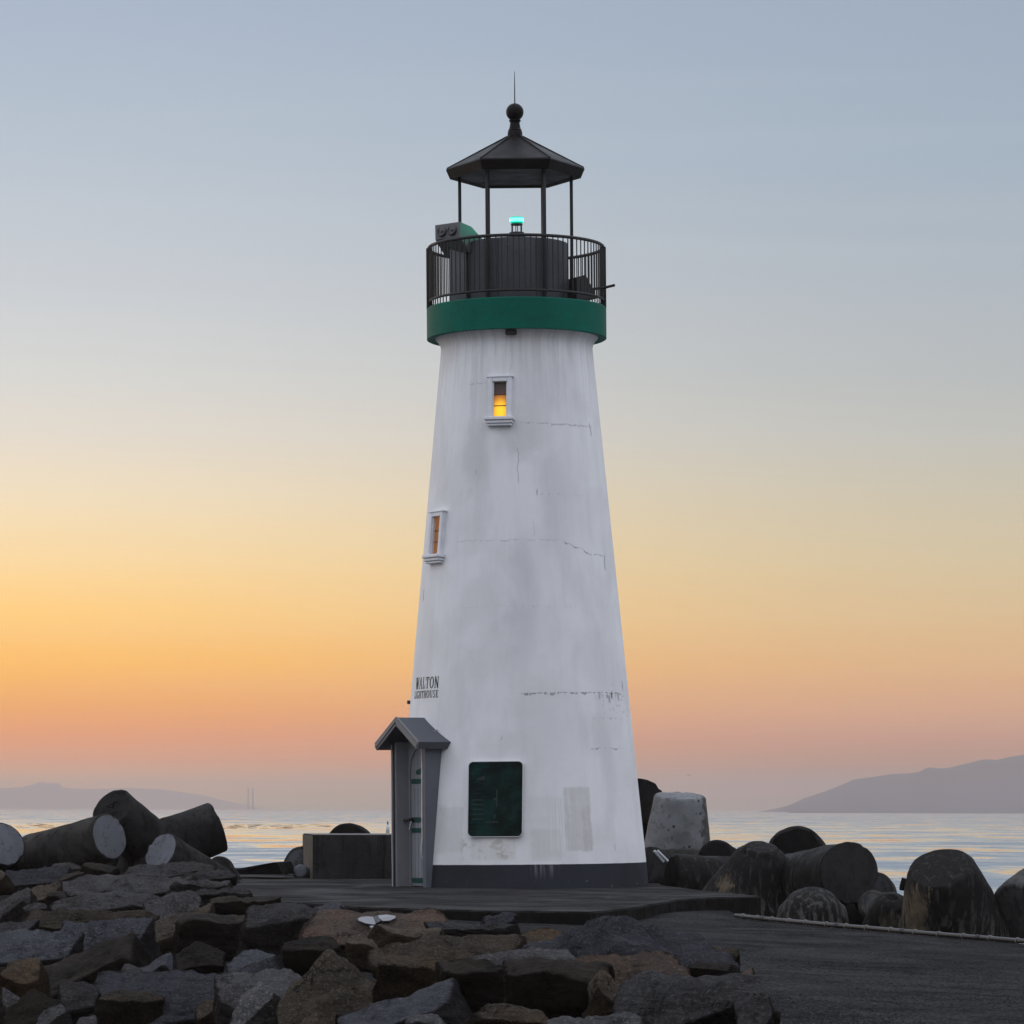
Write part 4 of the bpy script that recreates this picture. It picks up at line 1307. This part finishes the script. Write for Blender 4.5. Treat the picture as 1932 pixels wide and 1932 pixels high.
# right cluster
tetrapod('black tetrapod leg partly hidden by the right wall of the lighthouse', (1190, 1560, 68.5), [(1211, 1512, 67.3, .455)], [BK, BK], .5, extra=False)
tb, _ = tetrapod('upright pale pitted tetrapod leg right of the lighthouse', (1276, 1640, 64.5), [(1283, 1500, 64.3, .445)], [tp_band, tp_band], .645, roll=1, bev=.05, elen=1.0, extra=False)
tt, _ = tetrapod('dark tetrapod leg with two white stripes beside the lighthouse foot', (1262, 1668, 63.2), [(1222, 1632, 62.4, .34)], [DK, DK], .40, extra=False)
bm = bmesh.new()
for a, b in (((1234, 1605), (1252, 1626)), ((1240, 1605), (1260, 1625))):
    p, q = at(*a, 62.3), at(*b, 62.35)
    p.y -= .1; q.y -= .1
    tube(bm, [p-tt.location, q-tt.location], .022, 8)
mesh_obj('white_stripe', bm, simple('white stripe paint', (.5, .52, .55), .6), tt)
tetrapod('dark peaked tetrapod tip behind the horizontal leg', (1362, 1640, 63.5), [(1350, 1612, 62.9, .30)], [BK, BK], .42, extra=False, bev=.12)
tetrapod('tetrapod with a horizontal dark leg lying behind the apron', (1400, 1664, 60.6), [(1266, 1654, 60.2, .365)], [stained_tetrapod('black concrete with low barnacle streaks', -.35, 0.0), BK], .40, extra=False)
tetrapod('broad black mound like tetrapod with ochre patch behind the apron corner', (1416, 1770, 57.0), [(1436, 1597, 56.4, .30)], [ST := stained_tetrapod('black concrete with ochre flake', .35, .85, -.52, -.36), ST], 1.2, extra=False, bev=.12, ball=False)
tetrapod('black tetrapod end facing the camera, furthest right against the sea', (1506, 1624, 61.4), [(1502, 1614, 60.2, .49)], [DK, BK], .52, extra=False)
tetrapod('tetrapod with large round dark end turned to the camera', (1496, 1672, 57.2), [(1602, 1646, 54.6, .458)], [stained_tetrapod('brown black streaked concrete', -.3, .2), conc('dark streaked end', (.030, .029, .030), (.024, .023, .023), (.012, .012, .012), 1.4, .5)], .50, extra=False, bev=.02)
tetrapod('low streaked tetrapod tip beside the pipe start', (1531, 1800, 50.9), [(1532, 1688, 50.4, .42)], [SG := stained_tetrapod('grey streaked concrete', .5, 1.1), SG], .60, extra=False, bev=.32, ball=False)
tetrapod('smooth grey tetrapod leg peeking out right of the round end', (1650, 1690, 57.5), [(1652, 1680, 56.2, .29)], [MD, MP0 := conc('worn slate end', (.055, .056, .058), (.038, .039, .04), (.012, .012, .012), 1.5, .5)], .34, extra=False)
tetrapod('pale low tetrapod leg in the gap between the dark ones', (1668, 1728, 54.5), [(1645, 1706, 53.6, .21)], [tp_mid, MP := conc('worn grey end', (.075, .075, .077), (.05, .05, .051), (.015, .015, .015), 1.5, .5)], .28, extra=False, bev=.06)
tetrapod('black tetrapod leg added to darken the gap behind the low streaked tip', (1590, 1735, 58.5), [(1700, 1728, 57.6, .30)], [BK, BK], .36, extra=False)  # added so the gap reads dark instead of bright sea
tetrapod('largest black streaked tetrapod cone with tan patch behind the pipe', (1804, 1795, 49.9), [(1776, 1637, 49.1, .45)], [SB := stained_tetrapod('black hairy concrete with tan strip', .1, .75, -.74, -.52, .9), SB], .84, extra=False, bev=.07, ball=False)
tetrapod('small stained tetrapod leg leaning on the largest cone', (1668, 1810, 51.2), [(1684, 1693, 50.6, .26)], [stained_tetrapod('black concrete with pale flakes', -.1, .5, -.12, .1, .8, (.10, .095, .075)), BK], .44, extra=False, bev=.2, ball=False)
tetrapod('streaked tetrapod leg entering from the right picture edge', (2040, 1650, 50.6), [(1918, 1722, 49.4, .42)], [conc('grey streaked weathered concrete', (.085, .083, .080), (.050, .049, .047), (.010, .010, .010), 1.5, .7), conc('grey streaked weathered end', (.060, .058, .056), (.030, .029, .028), (.008, .008, .008), 1.5, .7)], .55, extra=False)
kb = rock_geo(.16, .16, .18, 'boulder', 77, 4)
ko = mesh_obj('kelp_clump', kb, BKM := simple('black kelp', (.008, .007, .007), .9, spec=.02), sharp=0)
ko.location = at(1708, 1668, 49.6)
tag(ko, 'small black kelp clump on the side of the largest cone', 'seaweed')

# ------------------------------------------------------------------ pipe along the walkway edge
pp = empty('pipe', (0, 0, 0))
tag(pp, 'long dark pipe with pale clamps along the right edge of the walkway', 'pipe')
pl_ = PIPE[:-1]
pw = [at(*q) for q in pl_]
bm = bmesh.new()
tube(bm, pw, .028, 14)
pipe_m = simple('grey metal pipe', (.024, .0235, .023), .4, metal=.0, spec=.4, var=.2, sc=3)
mesh_obj('pipe_run', bm, pipe_m, pp)
clamp_m = simple('pale rusted clamp', (.20, .175, .145), .5, metal=.3, var=.3)
def along(x):
    for a, b in zip(pl_, pl_[1:]):
        if x <= b[0]:
            k = (x-a[0])/(b[0]-a[0])
            return tuple(a[i]+(b[i]-a[i])*k for i in range(3))
    return pl_[-1]
for x in (1402, 1429, 1457, 1489, 1520, 1560, 1597, 1635, 1681, 1727, 1771, 1818, 1868, 1920):
    q = at(*along(x))
    bm = bmesh.new()
    dirp = (pw[4]-pw[3]).normalized()
    e1 = dirp.cross(Vector((0, 0, 1))).normalized()
    e2 = e1.cross(dirp)
    tube(bm, [q+e1*.033*math.cos(a)+e2*.033*math.sin(a) for a in [2*math.pi*i/20 for i in range(20)]], .007, 6, True)
    tube(bm, [q-e1*.05+Vector((0, 0, .01)), q-e1*.06-Vector((0, 0, .07))], .008, 6)
    mesh_obj('clamp', bm, clamp_m, pp)
for x in (1440, 1580, 1704, 1846):
    a, b = at(*along(x-3)), at(*along(x+3))
    bm = bmesh.new()
    tube(bm, [a, b], .035, 14)
    mesh_obj('coupling', bm, post_m, pp)

# ------------------------------------------------------------------ boulders (picture boxes read off the photograph, each at its own depth on the slope)
ROCKS = [
 # far rows, left
 (-20, 1618, 55, 1645, 'flat', 'b', 'brownish flat boulder at the far left edge below the pale ended tetrapod'),
 (12, 1632, 124, 1668, 'slab', 'u', 'smooth blue grey slab in the far row at left'),
 (-18, 1640, 24, 1672, 'boulder', 'b', 'small brown boulder on the left edge beside the blue grey slab'),
 (94, 1626, 152, 1654, 'boulder', 'g', 'dark rounded boulder under the pale tetrapod end'),
 (150, 1627, 224, 1664, 'boulder', 'k', 'black pitted boulder left of the broad rough slab'),
 (214, 1624, 392, 1664, 'slab', 'g', 'broad rough grey slab under the raised V tetrapod'),
 (345, 1640, 440, 1664, 'slab', 'g', 'low grey slab ending at the black broken slab'),
 (6, 1662, 112, 1704, 'slab', 'b', 'long brown backed dark boulder above the pale block'),
 (106, 1643, 164, 1684, 'boulder', 'k', 'dark jagged boulder between slab and rough grey ridge'),
 (118, 1649, 354, 1692, 'slab', 'g', 'wide rough grey ridge boulder of the third row'),
 (330, 1660, 430, 1690, 'flat', 'g', 'thin dark layered slab beside the apron edge'),
 (-12, 1674, 75, 1738, 'lean', 'g', 'pale grey block with sloping top at the left edge'),
 (86, 1681, 134, 1707, 'boulder', 'k', 'small dark boulder beside the pale sloping block'),
 (110, 1679, 308, 1719, 'slab', 'g', 'long grey slab with clean dark front edge'),
 (278, 1679, 382, 1742, 'slab', 'g', 'pitted grey slab end with honeycomb edge'),
 (356, 1674, 470, 1704, 'flat', 'g', 'thin rough concrete ledge along the apron'),
 (400, 1690, 520, 1716, 'flat', 'k', 'broken dark ledge below the apron edge'),
 (46, 1703, 96, 1730, 'boulder', 'g', 'small grey boulder right of the pale sloping block'),
 (54, 1714, 284, 1750, 'slab', 'b', 'long thin slab with brown eroded front'),
 (-14, 1735, 68, 1762, 'slab', 'g', 'rough low boulder at left edge under the pale block'),
 (-6, 1752, 146, 1816, 'slab', 'u', 'flat topped blue grey boulder at left'),
 (118, 1730, 290, 1798, 'slab', 'u', 'large angular blue grey boulder in the middle of the left pile'),
 (276, 1704, 424, 1776, 'lean', 'b', 'slanted brown boulder above the square black one'),
 (334, 1724, 464, 1788, 'block', 'k', 'square black boulder with flat brown top'),
 (60, 1758, 300, 1872, 'lean', 'k', 'great dark boulder with pale upper ridge at left'),
 (-10, 1808, 88, 1880, 'boulder', 'o', 'tan streaked boulder at the left edge'),
 (256, 1797, 344, 1846, 'lean', 'u', 'slim blue grey boulder leaning right'),
 (334, 1776, 418, 1816, 'pyr', 'k', 'dark peaked boulder in front of the square black one'),
 (224, 1818, 268, 1853, 'boulder', 'g', 'small lumpy grey boulder behind the great flat slab'),
 (192, 1800, 548, 1925, 'slab', 'u', 'great flat blue grey slab with dark overhanging front'),
 (-12, 1863, 40, 1920, 'boulder', 'g', 'rounded dark boulder in the left bottom corner region'),
 (12, 1866, 122, 1945, 'pyr', 'k', 'dark pointed boulder with brown crest in the bottom left'),
 (114, 1852, 206, 1945, 'boulder', 'g', 'steep grey boulder left of the great flat slab'),
 (58, 1894, 138, 1950, 'boulder', 'g', 'rounded grey boulder on the bottom edge at left'),
 (148, 1916, 190, 1950, 'boulder', 'g', 'small stone at the bottom edge under the steep grey boulder'),
 (186, 1868, 300, 1945, 'block', 'b', 'brown streaked block holding up the great flat slab'),
 # middle
 (452, 1703, 612, 1800, 'boulder', 'g', 'large rounded dark grey boulder left of the white scraps'),
 (566, 1702, 664, 1744, 'lean', 'u', 'smooth grey boulder behind the rounded dark one'),
 (580, 1713, 880, 1786, 'slab', 'r', 'wide reddish brown boulder carrying the white scraps'),
 (705, 1744, 838, 1804, 'block', 'b', 'grey boulder with orange stained corner below the reddish one'),
 (538, 1766, 670, 1844, 'boulder', 'k', 'black curved boulder under the reddish one'),
 (436, 1791, 550, 1838, 'slab', 'u', 'flat grey boulder between the rounded one and the curved black one'),
 (416, 1827, 596, 1905, 'slab', 'g', 'broad grey boulder behind the pale veined stone'),
 (534, 1790, 724, 1940, 'pyr', 'b', 'big triangular brown boulder in the foreground'),
 (656, 1771, 716, 1812, 'block', 'b', 'small square brown stone on the shoulder of the triangular boulder'),
 (812, 1738, 968, 1770, 'flat', 'g', 'thin grey slab on the far side of the layered boulder'),
 (715, 1760, 975, 1822, 'slab', 'b', 'long layered brown slab with pale top in the middle'),
 (708, 1803, 840, 1890, 'block', 'o', 'ochre eroded block under the long layered slab'),
 (826, 1810, 972, 1912, 'block', 'k', 'cube like black boulder with brown rim'),
 (654, 1846, 902, 1945, 'lean', 'u', 'blue grey sloping boulder on the bottom edge at centre'),
 (438, 1852, 544, 1950, 'lean', 'w', 'pale veined stone with white face on the bottom edge'),
 (764, 1912, 852, 1955, 'boulder', 'w', 'pale grey stone tip on the bottom edge at centre'),
 (876, 1893, 1032, 1950, 'boulder', 'o', 'orange brown rounded boulder on the bottom edge'),
 # right
 (906, 1720, 972, 1746, 'slab', 'u', 'small blue grey boulder touching the dark apron edge'),
 (990, 1727, 1372, 1838, 'pyr', 'u', 'wide blue grey pyramid boulder beside the walkway'),
 (908, 1750, 1060, 1802, 'slab', 'o', 'yellowish layered slab left of the pyramid boulder'),
 (880, 1786, 1080, 1826, 'slab', 'g', 'grey ridge boulder above the cube like black one'),
 (1086, 1793, 1284, 1866, 'slab', 'r', 'pinkish brown hollowed boulder below the pyramid'),
 (960, 1806, 1150, 1935, 'block', 'k', 'tall dark brown boulder with hollow at its right'),
 (1110, 1830, 1190, 1930, 'boulder', 'o', 'ochre boulder with eroded holes right of the tall dark one'),
 (1286, 1813, 1386, 1840, 'boulder', 'k', 'black barnacled boulder crest by the walkway'),
 (1138, 1832, 1440, 1945, 'slab', 'g', 'large grey mound boulder at the bottom beside the walkway'),
 (1376, 1824, 1434, 1872, 'lean', 'r', 'small rust brown boulder at the walkway side of the grey mound'),
 (1028, 1908, 1248, 1955, 'slab', 'w', 'long pale grey boulder crest on the bottom edge'),
 (1390, 1872, 1456, 1945, 'slab', 'g', 'last grey boulder before the walkway at the bottom'),
]
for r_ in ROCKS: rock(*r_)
# wedge stones in the gaps
rg = random.Random(11)
for i in range(36):
    x = rg.uniform(-20, 1120) if i < 30 else rg.uniform(900, 1380)
    y = rg.uniform(1668 if x < 440 else (1725 if x < 900 else 1790), 1935)
    w = rg.uniform(24, 52)*(.7+.4*(y-1650)/280)
    h = w*rg.uniform(.5, .85)
    k = rg.choice('kkkkgb')
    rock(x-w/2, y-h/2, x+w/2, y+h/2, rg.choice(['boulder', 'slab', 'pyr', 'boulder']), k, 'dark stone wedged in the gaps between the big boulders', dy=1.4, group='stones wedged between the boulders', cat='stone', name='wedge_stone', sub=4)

# ------------------------------------------------------------------ white scraps, gull
bm = bmesh.new()
def scrap(pts, mi, th=.012):
    vs = [bm.verts.new(p) for p in pts]
    f = bm.faces.new(vs)
    f.material_index = mi
    ex = bmesh.ops.extrude_face_region(bm, geom=[f])
    for v in [g for g in ex['geom'] if isinstance(g, bmesh.types.BMVert)]: v.co += Vector((0, .02, -th))
    for g in ex['geom']:
        if isinstance(g, bmesh.types.BMFace): g.material_index = mi
bpy.context.view_layer.update()
DG = bpy.context.evaluated_depsgraph_get()
def sc(x, y, dy=0):
    """point resting on whatever boulder lies under this spot"""
    d = (at(x, y, 40)-Vector((0, 0, EYE))).normalized()
    ok, p, n, i, ob, m_ = S.ray_cast(DG, Vector((0, 0, EYE)), d)
    return p-d*.05+Vector((0, 0, .012))
scrap([sc(675, 1735), sc(681, 1732), sc(694, 1731), sc(704, 1732), sc(709, 1744), sc(706, 1746.5), sc(690, 1744), sc(677, 1739)], 0)
scrap([sc(713, 1729), sc(730, 1727.5), sc(746, 1730), sc(746, 1734), sc(735, 1739), sc(722, 1739.5), sc(716, 1735)], 0)
scrap([sc(704.5, 1732), sc(712.5, 1729), sc(716, 1736), sc(719, 1739), sc(710, 1744)], 1)
scrap([sc(697, 1749), sc(703, 1748), sc(706, 1751), sc(699, 1752)], 0)
bmesh.ops.recalc_face_normals(bm, faces=bm.faces[:])
wo = mesh_obj('paper_scrap', bm, [simple('white sheet', (.21, .215, .225), .6, var=.12, sc=9), simple('dark strip', (.03, .032, .04), .5)], smooth=False)
tag(wo, 'torn white sheet with dark middle strip lying on the reddish boulder', 'litter')
bm = bmesh.new()
Yb = 420
c = at(1300, 1463, Yb)
def gp(x, y, z): return Vector((x, z, y))
body = [(-.28, .0), (-.18, .045), (0, .06), (.2, .04), (.30, .0)]
tube(bm, [gp(x*.6, 0, 0) for x, r in body], [max(.01, r) for x, r in body], 8)
for s in (-1, 1):
    W = [(0, .02), (s*.22, .12), (s*.45, .10), (s*.68, .20 if s > 0 else .14)]
    v0 = [bm.verts.new(gp(x, y, -.07*(1-abs(x)))) for x, y in W]
    v1 = [bm.verts.new(gp(x-.0, y+.012, .09*(1-abs(x)*1.2))) for x, y in W]
    v2 = [bm.verts.new(gp(x, y+.03, .0)) for x, y in W]
    for i in range(3):
        bm.faces.new((v0[i], v0[i+1], v1[i+1], v1[i])); bm.faces.new((v0[i], v2[i], v2[i+1], v0[i+1])); bm.faces.new((v1[i], v1[i+1], v2[i+1], v2[i]))
bo = mesh_obj('gull', bm, simple('grey gull feathers', (.26, .22, .22), .8), sharp=0)
bo.location = c
bo.scale = (.6, .6, .6)
tag(bo, 'tiny gull in flight with raised wings above the right tetrapods', 'bird')
